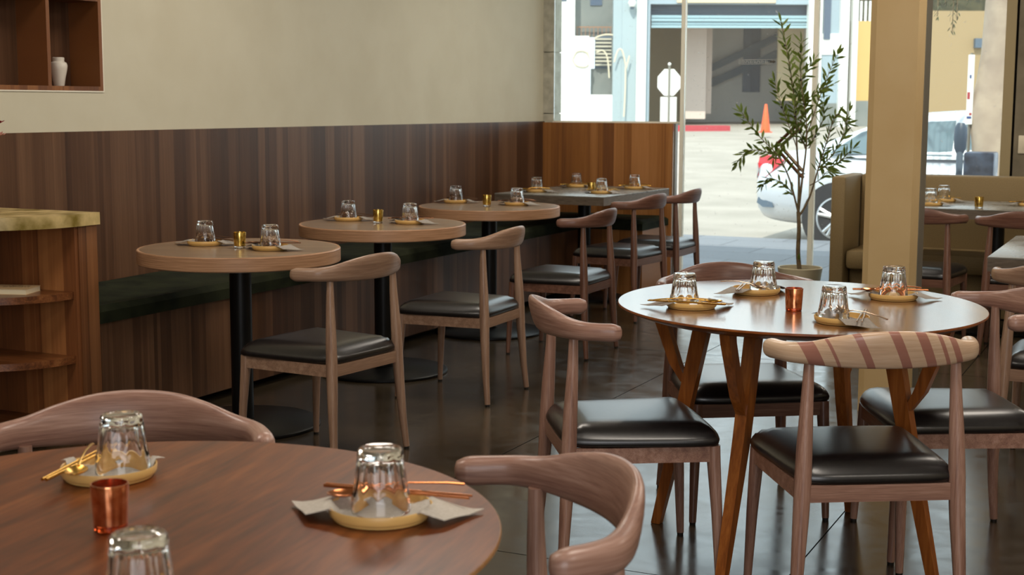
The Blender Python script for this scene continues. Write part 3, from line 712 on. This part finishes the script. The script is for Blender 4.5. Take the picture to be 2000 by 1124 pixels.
def branch(pts, r0, r1, leaves, l0=.18, ll=.078):
    S = catmull(pts, 6); n = len(S); bark.tube(S, [r0+(r1-r0)*i/(n-1) for i in range(n)], 7)
    P = [Vector(s) for s in S]; tot = sum((b-a).length for a, b in zip(P, P[1:])); step = tot*(1-l0)/max(1, leaves); acc = 0; nxt = tot*l0; az = rnd.uniform(0, 6)
    for a, b in zip(P, P[1:]):
        sl = (b-a).length
        while nxt <= acc+sl and sl > 0:
            k = (nxt-acc)/sl; p = a+(b-a)*k; d = (b-a).normalized(); az += 1.57+rnd.uniform(-.4, .4)
            for sg in (0, pi):
                o = d.orthogonal().normalized(); o.rotate(Matrix.Rotation(az+sg, 3, d)); leaf(p, d*rnd.uniform(.7, 1.1)+o*.85+Vector((0, 0, rnd.uniform(-.35, .1))), ll*rnd.uniform(.75, 1.2))
            if rnd.random() < .035:
                c = p+Vector((rnd.uniform(-.012, .012), rnd.uniform(-.01, .01), -.014)); olive_b.lathe([(.001, -.009), (.006, -.006), (.008, 0), (.006, .006), (.001, .009)], 10, c)
            nxt += step
        acc += sl
    leaf(P[-1], (P[-1]-P[-2]), ll)
def V(x, z, y=0): return (x+2.375, y, z)
trunk = [V(-2.375, .20), V(-2.392, .34, .005), V(-2.388, .50, -.005), V(-2.398, .62)]
branch(trunk, .017, .013, 0)
B = [ # stems off the trunk, then limbs off the stems
 ([V(-2.398, .60), V(-2.405, .84, .02), V(-2.43, 1.05, .04), V(-2.45, 1.30, .05), V(-2.50, 1.60, .06), V(-2.565, 1.90, .05)], .010, .002, 34, .38),
 ([V(-2.398, .60), V(-2.37, .84, -.03), V(-2.345, 1.05, -.05), V(-2.35, 1.25, -.05), V(-2.39, 1.50, -.06), V(-2.40, 1.76, -.04)], .009, .002, 30, .40),
 ([V(-2.395, .58), V(-2.33, .72, .03), V(-2.28, .92, .05), V(-2.23, 1.10, .06), V(-2.17, 1.28, .05), V(-2.10, 1.22, .07)], .008, .002, 22, .40),
 ([V(-2.40, .62), V(-2.46, .84, -.02), V(-2.54, 1.0, -.04), V(-2.66, 1.12, -.05), V(-2.80, 1.29, -.04)], .007, .002, 20, .35),
 ([V(-2.54, 1.0, -.04), V(-2.64, 1.03, -.06), V(-2.74, 1.03, -.08), V(-2.81, .95, -.08)], .004, .0015, 12, .1),
 ([V(-2.40, .62), V(-2.44, .72, .04), V(-2.52, .80, .06), V(-2.62, .84, .06), V(-2.665, .80, .05)], .005, .0015, 10, .3),
 ([V(-2.35, 1.12, -.05), V(-2.30, 1.30, -.02), V(-2.24, 1.50, 0), V(-2.17, 1.68, .02)], .005, .0015, 16, .25),
 ([V(-2.28, .92, .05), V(-2.19, 1.0, .02), V(-2.12, 1.12, 0), V(-2.075, 1.30, 0)], .005, .0015, 15, .1),
 ([V(-2.28, .92, .05), V(-2.20, .93, .07), V(-2.14, .97, .08), V(-2.06, 1.05, .08)], .004, .0015, 12, .15),
 ([V(-2.43, 1.05, .04), V(-2.47, 1.18, .0), V(-2.53, 1.34, -.02), V(-2.58, 1.50, -.02)], .004, .0015, 14, .2),
 ([V(-2.39, 1.22, -.05), V(-2.36, 1.36, -.02), V(-2.28, 1.44, -.02), V(-2.19, 1.48, -.02)], .004, .0015, 13, .15),
 ([V(-2.45, 1.30, .05), V(-2.43, 1.42, .06), V(-2.41, 1.52, .06), V(-2.34, 1.64, .06)], .004, .0015, 13, .15),
 ([V(-2.35, 1.05, -.05), V(-2.38, 1.16, -.08), V(-2.42, 1.28, -.1), V(-2.41, 1.40, -.1)], .004, .0015, 14, .1),
 ([V(-2.34, 1.05, 0), V(-2.30, 1.16, .05), V(-2.26, 1.25, .06), V(-2.26, 1.38, .06)], .004, .0015, 13, .1),
 ([V(-2.45, 1.15, .03), V(-2.49, 1.12, .05), V(-2.55, 1.06, .07), V(-2.60, .98, .07)], .003, .0015, 9, .2),
 ([V(-2.33, .80, .03), V(-2.26, .84, .0), V(-2.20, .90, -.03), V(-2.15, .88, -.03)], .004, .0015, 9, .3)]
for pts, r0, r1, nl, l0 in B: branch(pts, r0, r1, nl, l0)
bark.obj('trunk', m_bark, t, 60); leaf_b.obj('foliage', m_leaf, t, 60); olive_b.obj('olives', m_olive, t, 60)

# door pull on the glass, decal and switch
t = thing('door_pull', 'zigzag metal door pull on the glass behind the olive tree', 'door handle', (-2.5, YB, 0))
MB().tube([(-.005, -.03, 1.215), (-.010, -.06, 1.205), (-.150, -.06, 1.068), (-.158, -.06, 1.052), (-.150, -.06, 1.036), (.03, -.06, .845), (.034, -.03, .838)], .012, 12).obj('outer_bar', m_bronze, t)
MB().tube([(.0, -.03, 1.18), (-.002, -.055, 1.172), (-.110, -.055, 1.066), (-.116, -.055, 1.052), (-.110, -.055, 1.038), (.03, -.055, .89), (.032, -.03, .885)], .013, 12).obj('inner_bar', m_steel, t)
MB().tube([(-.004, .024, 1.20), (-.004, -.06, 1.20)], .006, 10).tube([(.032, .024, .86), (.032, -.06, .86)], .006, 10).obj('standoffs', m_metalgrey, t)
b = MB(); x0, x1, z0, z1, yy = -2.965, -2.715, 1.632, 1.664, YB+.0205
for a in ((x0, z0, x1, z0+.002), (x0, z1-.002, x1, z1), (x0, z0, x0+.002, z1)): b.box(a[0], yy, a[1], a[2], yy+.003, a[3])
rnd2 = random.Random(5)
for i in range(15):
    x = x0+.015+i*.0135
    b.box(x, yy, z0+.009, x+.002, yy+.003, z1-.009)
    if i % 3: b.box(x, yy, z0+.009, x+.008, yy+.003, z0+.0115)
    if i % 2: b.box(x, yy, z1-.0115, x+.008, yy+.003, z1-.009)
d = thing('door_notice', 'faint white door notice with a dark arrow stuck on the window glass', 'sticker', (0, 0, 0))
b.obj('lettering', mat('sticker_white', '#c9c9c2', .5), d)
MB().add([(x, y, z) for y in (yy, yy+.003) for x, z in ((-2.74, 1.642), (-2.715, 1.642), (-2.715, 1.636), (-2.695, 1.648), (-2.715, 1.660), (-2.715, 1.654), (-2.74, 1.654))],
         [(0, 1, 2, 3, 4, 5, 6), (13, 12, 11, 10, 9, 8, 7)]+[(i, (i+1) % 7, (i+1) % 7+7, i+7) for i in range(7)]).obj('arrow', mat('sticker_dark', '#4a463c', .5), d)
tag(MB().rbox(-1.036, YB-.008, 1.028, -.955, YB, 1.147, .003).rbox(-1.005, YB-.012, 1.06, -.985, YB-.008, 1.115, .001).obj('switch_plate', m_switch), 'pale switch plate on the concrete wall at the right edge', 'switch')

# ------------------------------------------------------------------ outside: pavement, street, building opposite
def tiles(name, c1, c2, sx, sy, mort, rough=.8):
    m = mat(name, '#808080', rough); p = m.node_tree.nodes['Principled BSDF']
    tc = N(m, 'ShaderNodeTexCoord'); br = N(m, 'ShaderNodeTexBrick'); L(m, tc.outputs['Object'], br.inputs['Vector'])
    br.inputs['Color1'].default_value = lin(c1); br.inputs['Color2'].default_value = lin(c2); br.inputs['Mortar'].default_value = lin(mort)
    br.inputs['Scale'].default_value = 1.; br.inputs['Brick Width'].default_value = sx; br.inputs['Row Height'].default_value = sy; br.inputs['Mortar Size'].default_value = .008; br.offset = .5
    L(m, br.outputs[0], p.inputs['Base Color']); return m
m_pave = tiles('pavement_slabs', '#6c7178', '#7a7f86', .9, .6, '#50545a')
m_road = mottled('road_concrete', ['#938d83', '#a49d93'], .9, .9, detail=8)
m_asph = mottled('road_asphalt', ['#8e8c8a', '#a19e9a'], 1.2, .9, detail=8)
struct(MB().box(-16, 10.14, -.10, 14, 14.0, 0).box(-16, 14.0, -.14, 14, 14.12, 0.0).obj('pavement', m_pave))
g = MB(); ys = [14.12, 17, 20, 26, 34, 44, 60]; zs = [-.12, -.12, -.08, .08, .28, .50, .80]
vs = []; fs = []
for y, z in zip(ys, zs): vs += [(-60, y, z), (40, y, z)]
for i in range(len(ys)-1): fs.append((2*i, 2*i+1, 2*i+3, 2*i+2))
g.add(vs, fs); struct(g.obj('street', m_road))

D = 50.
def fp(px, py, back=0.):
    """point of the upright facade plane 50 m down the view line, moved back by some metres"""
    d = F2 + R2*((px-1000)/FPX) - U3*((py-562)/FPX); k = (D+back)/d.dot(F0); return Vector((0, 0, EYE)) + d*k
S = D/FPX   # metres on the facade for one unit
FX = fp(1450, 209)
bl = thing('street_building', 'pale blue and white building with a roller-door opening across the street', 'building', (FX.x, FX.y, 0), YAW)
def slab(b, x0, y0, x1, y1, front=0., depth=.3, mi=0):
    """upright slab on the facade; coordinates in facade units, front = metres towards the street"""
    k = (D-front)/FPX
    u0, u1 = (x0-1000)*k-450*S, (x1-1000)*k-450*S
    zt, zb = EYE+(209.5-y0)*k, EYE+(209.5-y1)*k
    return b.box(u0, -front, zb, u1, -front+depth, zt, mi)
m_fw = mat('facade_white', '#e6e8e4', .8); m_fb = tiles('facade_blue_brick', '#94a5ac', '#9bacb2', .5, .09, '#84949a')
m_fblue = mat('facade_blue', '#95a7b2', .8); m_fgrey = mottled('facade_grey', ['#6f7674', '#7c817e'], 2, .8); m_cream = mat('facade_cream', '#e0c8a6', .8)
m_ftan = mat('facade_tan', '#bfae8c', .85); m_fdark = mat('facade_slate', '#4f6070', .7); m_fyel = mat('facade_yellow', '#c2a266', .8); m_fshut = mat('shutter_blue', '#92b0ba', .5)
m_fint = mat('garage_grey', '#c2c0bc', .85); m_fpink = mat('garage_pillar', '#d8c8be', .8); m_fwin = mat('dark_window', '#4a5a6e', .3)
m_redk = mat('red_kerb_paint', '#a83a44', .7); m_folg = mottled('dark_foliage', ['#2c3022', '#4c4a34'], 5, .9)
Z0 = 262
b = MB(); slab(b, 1040, -80, 1124, Z0); slab(b, 1117, 78, 1152, Z0, .06, .3); slab(b, 1124, 190, 1198, Z0, .05, .3); slab(b, 1244, -80, 1262, Z0, .35, .5); slab(b, 1575, -80, 1600, Z0, .3, .5); slab(b, 1585, 72, 1640, 112, .06); slab(b, 1636, -80, 1652, Z0, .3, .5); slab(b, 1659, -80, 1669, Z0, .25, .4)
b.obj('white_wall', m_fw, bl)
b = MB(); slab(b, 1198, -80, 1244, Z0, .12, .3); b.obj('blue_brick_pier', m_fb, bl)
b = MB(); slab(b, 1262, -80, 1320, 17, .05, .4); slab(b, 1320, -80, 1575, 16.9, 0, .4); slab(b, 1509, -80, 1575, 17, .05, .3); slab(b, 1600, -80, 1640, 72, .02); slab(b, 1600, 112, 1640, 205, .02); slab(b, 1262, 17, 1269, Z0, .1, .3); b.obj('blue_wall', m_fblue, bl)
b = MB(); slab(b, 1320, -30, 1509, 14, .12, .1); b.obj('cream_sign_board', m_cream, bl)
b = MB(); slab(b, 1124, -80, 1198, 80, -.8, .3); b.obj('grey_wall', m_fgrey, bl)
b = MB(); slab(b, 1603, -80, 1616, 83, .1, .05); slab(b, 1082, -60, 1108, 12, .03, .04); slab(b, 1153, -60, 1176, 20, -.76, .05); b.obj('window', m_fwin, bl)
b = MB(); slab(b, 1156, 140, 1197, 190, -.5, .3); slab(b, 1196, 60, 1198, 192, 0, .3); b.obj('recess', m_fgrey, bl)
b = MB()
for i in range(8): slab(b, 1164, 82+i*7, 1197, 85.5+i*7, -.3, .1)
b.obj('louvre_slats', mat('louvre', '#b9b5a4', .7), bl)
b = MB(); slab(b, 1163, 78, 1198, 140, -.45, .1); b.obj('louvre_back', m_fdark, bl)
b = MB(); slab(b, 1127, 60, 1196, 62, -.6, .05)
for i in range(9): slab(b, 1128+i*8, 62, 1129.2+i*8, 80, -.6, .03)
b.obj('railing', mat('rusty_rail', '#9a7358', .7), bl)
b = MB(); slab(b, 1269, 17, 1575, 40, -.35, .2)
for i in range(5): slab(b, 1269, 19+i*4, 1575, 20.4+i*4, -.30, .1)
b.obj('roller_box', m_fdark, bl)
b = MB()
for i in range(4): slab(b, 1271, 38.5+i*6.2, 1571, 43.2+i*6.2, -.16+.06*(i % 2), .1)
slab(b, 1271, 38, 1571, 62, -.24, .05); b.obj('roller_shutter', m_fshut, bl)
b = MB(); slab(b, 1200, 10, 1640, Z0, -6.2, .2); b.obj('garage_back_wall', m_fint, bl)
b = MB(); slab(b, 1240, 20, 1338, Z0, -5.6, .2); slab(b, 1516, 40, 1576, 200, -2.2, .2); b.obj('garage_tan_wall', m_ftan, bl)
b = MB(); slab(b, 1338, 40, 1378, 236, -2.6, 1.2); slab(b, 1378, 40, 1389, 226, -3.4, .6); b.obj('garage_pillar', m_fpink, bl)
b = MB(); slab(b, 1449, 50, 1482, 184, -6.1, .1); slab(b, 1464.5, 50, 1466, 184, -6.0, .02); b.obj('dark_window', m_fwin, bl)
u = lambda a: (a-1450)*S; zz = lambda a: EYE+(209.5-a)*S
u6 = lambda a: (a-1000)*(D+5.9)/FPX-450*S; z6 = lambda a: EYE+(209.5-a)*(D+5.9)/FPX
b = MB()
for (xa, ya, xb, yb, w_) in ((1372, 138, 1520, 68, .30), (1372, 166, 1520, 100, .32)):
    b.add([(u6(xa), 5.8, z6(ya)-w_), (u6(xb), 5.8, z6(yb)-w_), (u6(xb), 5.8, z6(yb)), (u6(xa), 5.8, z6(ya)), (u6(xa), 5.95, z6(ya)-w_), (u6(xb), 5.95, z6(yb)-w_), (u6(xb), 5.95, z6(yb)), (u6(xa), 5.95, z6(ya))],
          [(0, 1, 2, 3), (7, 6, 5, 4), (0, 1, 5, 4), (3, 2, 6, 7), (0, 3, 7, 4), (1, 2, 6, 5)])
b.obj('stair_rail', m_fdark, bl)
b = MB(); b.box(u(1262), .3, zz(17), u(1590), 6.4, zz(17)+.2); b.box(u(1255), .3, zz(Z0), u(1262), 6.4, zz(17)); b.box(u(1590), .3, zz(Z0), u(1598), 6.4, zz(17)); b.obj('garage_shell', m_fint, bl)
b = MB(); slab(b, 1669, 48, 1745, 200, .02, .3); b.obj('yellow_wall', m_fyel, bl)
b = MB(); slab(b, 1652, -80, 1740, 48, -.5, .3); slab(b, 1652, 48, 1660, Z0, -.1); b.obj('dark_upper_wall', m_folg, bl)
b = MB()
for i in range(8): slab(b, 1672+i*8.5, 10, 1676+i*8.5, 48, .0, .05)
b.obj('picket', m_fw, bl)
b = MB(); slab(b, 1660, 200, 1745, Z0, .03, .3); slab(b, 1640, 205, 1600, Z0, .02); b.obj('grey_base', m_fgrey, bl)
# drawn lines of wall paint
b = MB()
def squig(pts, r=.028):
    b.tube([(u(x), -.36 if 1197 < x < 1245 else -.1, zz(y)) for x, y in catmull(pts, 6)], r, 6)
squig([(1120, 122), (1128, 108), (1145, 108), (1153, 122), (1146, 136), (1128, 134), (1120, 122)]); squig([(1150, 110), (1160, 85), (1180, 76), (1197, 76)]); squig([(1165, 110), (1178, 106), (1187, 120), (1191, 158)])
squig([(1199, 128), (1206, 106), (1214, 106), (1220, 128), (1222, 140)]); squig([(1222, 140), (1228, 116)]); squig([(1221, 138), (1221, 180), (1219, 232)])
b.obj('painted_scrawl', mat('scrawl', '#cfc6ae', .8), bl)
lp = thing('wall_lamp', 'round white globe lamp on the pale blue brick pier across the street', 'lamp', FX + R0*u(1232) + Vector((0, 0, zz(17)-FX.z)) - F0*.35, YAW)
MB().lathe([(.001, -.14), (.09, -.11), (.14, 0), (.09, .11), (.001, .14)], 20).obj('globe', m_fw, lp)
MB().lathe([(.05, -.2), (.07, -.13)], 12).obj('holder', m_fdark, lp); MB().box(-.02, .0, -.02, .02, .35, .02).obj('bracket', m_fdark, lp)

# tan house right of the column, seen through the right pane
th = thing('tan_house', 'plain tan building wall across the street behind the tree trunk', 'building', (FX.x, FX.y, 0), YAW)
b = MB(); slab(b, 1765, 28, 2150, 262, .4, .4); b.obj('wall', mat('tan_stucco', '#988462', .85), th)
b = MB(); slab(b, 1765, -90, 2150, 28, -.3, .4); b.obj('upper_storey', m_folg, th)
b = MB(); slab(b, 1896, 80, 1912, 98, .6, .25); b.obj('awning_box', m_fdark, th)

# red kerb, stop sign, cone
ww = FX - F0*3.0
struct(MB().box(-3.4, -.9, .45, -1.0, .3, .68).obj('red_kerb', m_redk, loc=(ww.x, ww.y, 0)))
bpy.data.objects['red_kerb'].rotation_euler = (0, 0, YAW)
p = fp(1306, 209, -4.0)
ss = thing('stop_sign', 'back of an octagonal stop sign on a post across the street', 'sign', (p.x, p.y, 0), YAW)
s2 = (D-4)/FPX; zc = EYE+(209.5-166)*s2; r = 24*s2
MB().loft([[Vector((r*cos(pi/8+k*pi/4), y, zc+r*1.15*sin(pi/8+k*pi/4))) for k in range(8)] for y in (0, .02)]).obj('octagon_plate', m_fw, ss)
MB().box(-16*s2, 0, EYE+(209.5-242)*s2, 15*s2, .02, EYE+(209.5-194)*s2).obj('lower_plate', m_fw, ss)
MB().tube([(0, -.03, .45), (0, -.03, EYE+(209.5-133)*s2)], .035, 10).obj('post', m_metalgrey, ss)
MB().lathe([(.001, -.05), (.05, -.03), (.05, .03), (.001, .05)], 12, (0, -.03, EYE+(209.5-131)*s2)).obj('post_cap', m_fw, ss)
dd = 41.; s3 = dd/FPX
p = fp(1496, 209, dd-D); ze = EYE+(209.5-262)*s3
cn = thing('traffic_cone', 'orange traffic cone on the street in front of the garage', 'cone', (p.x, p.y, ze), YAW)
MB().lathe([(.14, .03), (.035, .80), (.03, .81)], 20).obj('cone_body', mat('cone_orange', '#f05a28', .5), cn); MB().box(-.17, -.17, 0, .17, .17, .03).obj('cone_base', mat('cone_base', '#d64a20', .6), cn)

# tree, sign post, meter and cabinet on the pavement right of the column
tr = thing('street_tree', 'thick pale tree trunk on the pavement seen through the right pane', 'tree', (-1.56, 13.2, 0))
m_trunk = mottled('plane_bark', ['#a09080', '#b8a894'], 5, .85, bump=.5, bdist=.02)
rings = []
rt = random.Random(4)
for z, r, dx in ((0, .27, 0), (.25, .22, 0), (.6, .19, .0), (1.0, .19, -.01), (1.3, .205, -.03), (1.55, .175, 0), (1.8, .17, .03), (2.3, .17, .05), (3.2, .18, .06), (4.2, .16, .1)):
    rings.append([Vector((dx+r*(1+.07*sin(3*q+z*2)+.04*sin(7*q+z))*cos(q), r*(1+.07*sin(3*q+z*2))*sin(q), z)) for q in [2*pi*k/24 for k in range(24)]])
MB().loft(rings).obj('trunk', m_trunk, tr)
b = MB()
for k in range(5):
    a = k*1.26; b.tube([(.1, 0, 4.0), (.1+.6*cos(a), .6*sin(a), 4.6), (.1+1.4*cos(a), 1.4*sin(a), 5.0)], [.08, .06, .03], 8)
b.obj('limb', m_trunk, tr)
leaf_b = MB()
for k in range(1500):
    a = rt.uniform(0, 2*pi); rr_ = 1.9*sqrt(rt.random()); p = Vector((.1+rr_*cos(a), rr_*sin(a), 5.0+rt.uniform(-.7, .9)))
    leaf(p, Vector((rt.uniform(-1, 1), rt.uniform(-1, 1), rt.uniform(-1, .3))), rt.uniform(.16, .26))
for k, (x, y, z1) in enumerate(((-.46, -.5, 2.10), (-.40, -.5, 2.2), (-.34, -.45, 1.96), (-.30, -.5, 2.08), (-.22, -.5, 2.22))):
    z = 3.0
    while z > z1:
        leaf(Vector((x+rt.uniform(-.03, .03), y, z)), Vector((rt.uniform(-1, 1), rt.uniform(-.5, .5), -.8)), .05); leaf(Vector((x+.01, y, z)), Vector((rt.uniform(-1, 1), rt.uniform(-.5, .5), -.8)), .045); z -= .03
leaf_b.obj('foliage', mat('tree_leaf', '#3c4426', .6), tr, 60)
b = MB()
for (x, y, z1) in ((-.46, -.5, 2.10), (-.40, -.5, 2.2), (-.34, -.45, 1.96), (-.30, -.5, 2.08), (-.22, -.5, 2.22)): b.tube([(x, y, z1), (x, y, 3.4), (.1, -.3, 4.8)], .004, 5)
b.obj('vine', m_bark, tr)
sp_ = thing('parking_sign', 'narrow white parking sign on a thin post left of the tree trunk', 'sign', (-1.772, 13.05, 0))
MB().tube([(0, .03, 0), (0, .03, 1.8)], .014, 8).obj('post', m_metalgrey, sp_)
pl = MB().box(-.027, 0, 1.18, .027, .012, 1.785).obj('plate', m_fw, sp_)
MB().box(-.008, -.002, 1.58, .006, 0, 1.61).box(-.02, -.002, 1.23, .018, 0, 1.25).obj('mark', mat('sign_blue', '#30508a', .5), pl); MB().box(-.022, -.002, 1.40, .0, 0, 1.46).box(.0, -.002, 1.26, .02, 0, 1.28).obj('red_mark', m_redk, pl)
pm = thing('parking_meter', 'dark parking meter at the kerb beside the tree trunk', 'parking meter', (-1.745, 12.4, 0))
MB().tube([(0, 0, 0), (0, 0, .96)], .028, 12).obj('post', m_fdark, pm)
MB().loft([[Vector((.055*k*cos(q)+0, .04*k*sin(q), z)) for q in [2*pi*i/16 for i in range(16)]] for z, k in ((.94, .5), (.99, .9), (1.08, 1.), (1.16, .95), (1.20, .5))]).obj('meter_head', mat('meter_blue', '#33465a', .4), pm)
tag(MB().rbox(-1.66, 12.0, .0, -1.42, 12.28, .97, .02).obj('news_box', mottled('navy_box', ['#1f2c44', '#5a6c88'], 9, .3)), 'navy blue street box in front of the tree trunk', 'box')

# silver car at the kerb
car = thing('silver_car', 'silver sedan parked at the kerb, its red tail light showing beside the olive tree', 'car', (-4.15, 15.45, -.12))
m_silver = mat('silver_paint', '#cfd6dd', .3, .3, coat=.6); m_tyre = mat('tyre', '#24262a', .8); m_alloy = mat('alloy', '#c4c8cc', .3, .8)
m_cglass = mat('car_glass', '#5d737c', .05, .0, spec=.9); m_tail = mat('tail_red', '#e02838', .25, coat=.5); m_clear = mat('tail_clear', '#c9c4c4', .2)
# stations from the tail: x, sill z, shoulder z, half width
stn = [(.0, .42, .72, .62), (.03, .34, .84, .74), (.12, .28, .93, .82), (.35, .24, .96, .87), (.8, .22, .97, .89), (1.5, .22, .95, .90), (2.6, .22, .93, .90), (3.3, .22, .90, .89), (3.9, .24, .84, .86), (4.35, .30, .74, .78), (4.52, .40, .62, .62)]
def csec(x, zb, zs, hw): 
    h = zs-zb; half = [(0, zb), (hw*.80, zb), (hw*.93, zb+h*.10), (hw*.985, zb+h*.28), (hw, zb+h*.50), (hw*.985, zb+h*.72), (hw*.95, zb+h*.88), (hw*.86, zb+h*.97), (hw*.5, zs+.015), (0, zs+.02)]
    return [Vector((x, -y, z)) for y, z in half] + [Vector((x, y, z)) for y, z in half[-2:0:-1]]
S_ = catmull(stn, 4); MB().loft([csec(*s) for s in S_]).obj('body', m_silver, car, 40)
gst = [(.42, .93, .96, .70, .66), (.85, .93, 1.14, .80, .66), (1.35, .93, 1.33, .84, .62), (1.9, .93, 1.395, .84, .62), (2.4, .93, 1.39, .84, .62), (2.9, .92, 1.26, .83, .60), (3.45, .90, .93, .78, .62)]
def gsec(x, zb, zt, wb, wt): return [Vector((x, y, z)) for y, z in ((-wb, zb), (-wb*.985, zb+(zt-zb)*.12), (-wt*1.03, zb+(zt-zb)*.82), (-wt*.95, zb+(zt-zb)*.95), (0, zt+.015), (wt*.95, zb+(zt-zb)*.95), (wt*1.03, zb+(zt-zb)*.82), (wb*.985, zb+(zt-zb)*.12), (wb, zb))]
MB().loft([gsec(*s) for s in catmull(gst, 5)]).obj('cabin', m_silver, car, 40)
def side_win(pts):
    """side glass lying just outside the cabin flank, near side"""
    b = MB(); n = len(pts)
    def yy(z): k = min(1, max(0, (z-.95)/.36)); return -(.836+(.655-.836)*k)
    f = [Vector((x, yy(z)-.008, z)) for x, z in pts]; b.add(f+[v+Vector((0, .03, 0)) for v in f], [tuple(range(n)), tuple(range(2*n-1, n-1, -1))]+[(i, (i+1) % n, (i+1) % n+n, i+n) for i in range(n)]); return b
side_win([(.80, .975), (1.36, .97), (1.36, 1.27), (1.10, 1.19)]).obj('rear_quarter_window', m_cglass, car)
side_win([(1.42, .97), (2.02, .965), (2.02, 1.315), (1.42, 1.285)]).obj('rear_window', m_cglass, car)
side_win([(2.12, .965), (3.05, .95), (2.72, 1.22), (2.42, 1.30), (2.12, 1.315)]).obj('front_window', m_cglass, car)
b = MB(); pts = [(.005, .66), (.02, .80), (.06, .93), (.17, .945), (.34, .90), (.30, .85), (.15, .72), (.06, .67)]
def ysurf(x): return -(.62+.12*min(1, x/.03)+.08*min(1, max(0, (x-.03)/.09))+.05*min(1, max(0, (x-.12)/.23)))
f = [Vector((x-.004, ysurf(x)*.995-.006, z)) for x, z in pts]; n = len(f)
b.add(f+[v+Vector((.0, .12, 0)) for v in f], [tuple(range(n)), tuple(range(2*n-1, n-1, -1))]+[(i, (i+1) % n, (i+1) % n+n, i+n) for i in range(n)]); tl = b.obj('tail_light', m_tail, car)
b = MB(); f = [Vector((x-.006, ysurf(x)-.008, z)) for x, z in [(.002, .69), (.012, .80), (.035, .86), (.05, .78), (.03, .71)]]; n = len(f)
b.add(f+[v+Vector((0, .05, 0)) for v in f], [tuple(range(n)), tuple(range(2*n-1, n-1, -1))]+[(i, (i+1) % n, (i+1) % n+n, i+n) for i in range(n)]); b.obj('clear_lens', m_clear, tl)
b = MB(); f = [Vector((x, ysurf(x)-.012, z)) for x, z in [(.03, .44), (.05, .50), (.22, .45), (.24, .40), (.12, .40)]]; n = len(f)
b.add(f+[v+Vector((0, .05, 0)) for v in f], [tuple(range(n)), tuple(range(2*n-1, n-1, -1))]+[(i, (i+1) % n, (i+1) % n+n, i+n) for i in range(n)]); b.obj('bumper_vent', m_fdark, car)
for wx in (.93, 3.62):
    for s in (-1, 1):
        y0 = s*.905
        T = Matrix.Translation((wx, y0, .315)) @ Matrix.Rotation(-s*pi/2, 4, 'X').to_4x4()
        def lath(prof, n=40):
            return [[T @ Vector((r*cos(2*pi*k/n), r*sin(2*pi*k/n), -z)) for k in range(n)] for r, z in prof]
        MB().loft(lath([(.365, .012), (.372, .0), (.372, -.02)] if s < 0 else [(.365, .012), (.372, 0), (.372, -.02)])).obj('wheel_arch', m_tyre, car) if s < 0 else None
        w_ = MB().loft(lath([(.20, .19), (.30, .19), (.315, .17), (.315, .0), (.30, -.022), (.225, -.024), (.215, -.01)])).obj('wheel', m_tyre, car)
        b = MB().loft(lath([(.21, .0), (.222, -.028), (.205, -.030), (.195, -.006)]))
        for k in range(5):
            a = 2*pi*k/5+.3
            for da in (-.14, .14):
                P0, P1 = T @ Vector((.04*cos(a), .04*sin(a), .030)), T @ Vector((.205*cos(a+da), .205*sin(a+da), .022)); b.tube([P0, P1], [.022, .018], 6)
        b.loft(lath([(.05, -.02), (.045, -.04)])); b.obj('rim', m_alloy, w_)
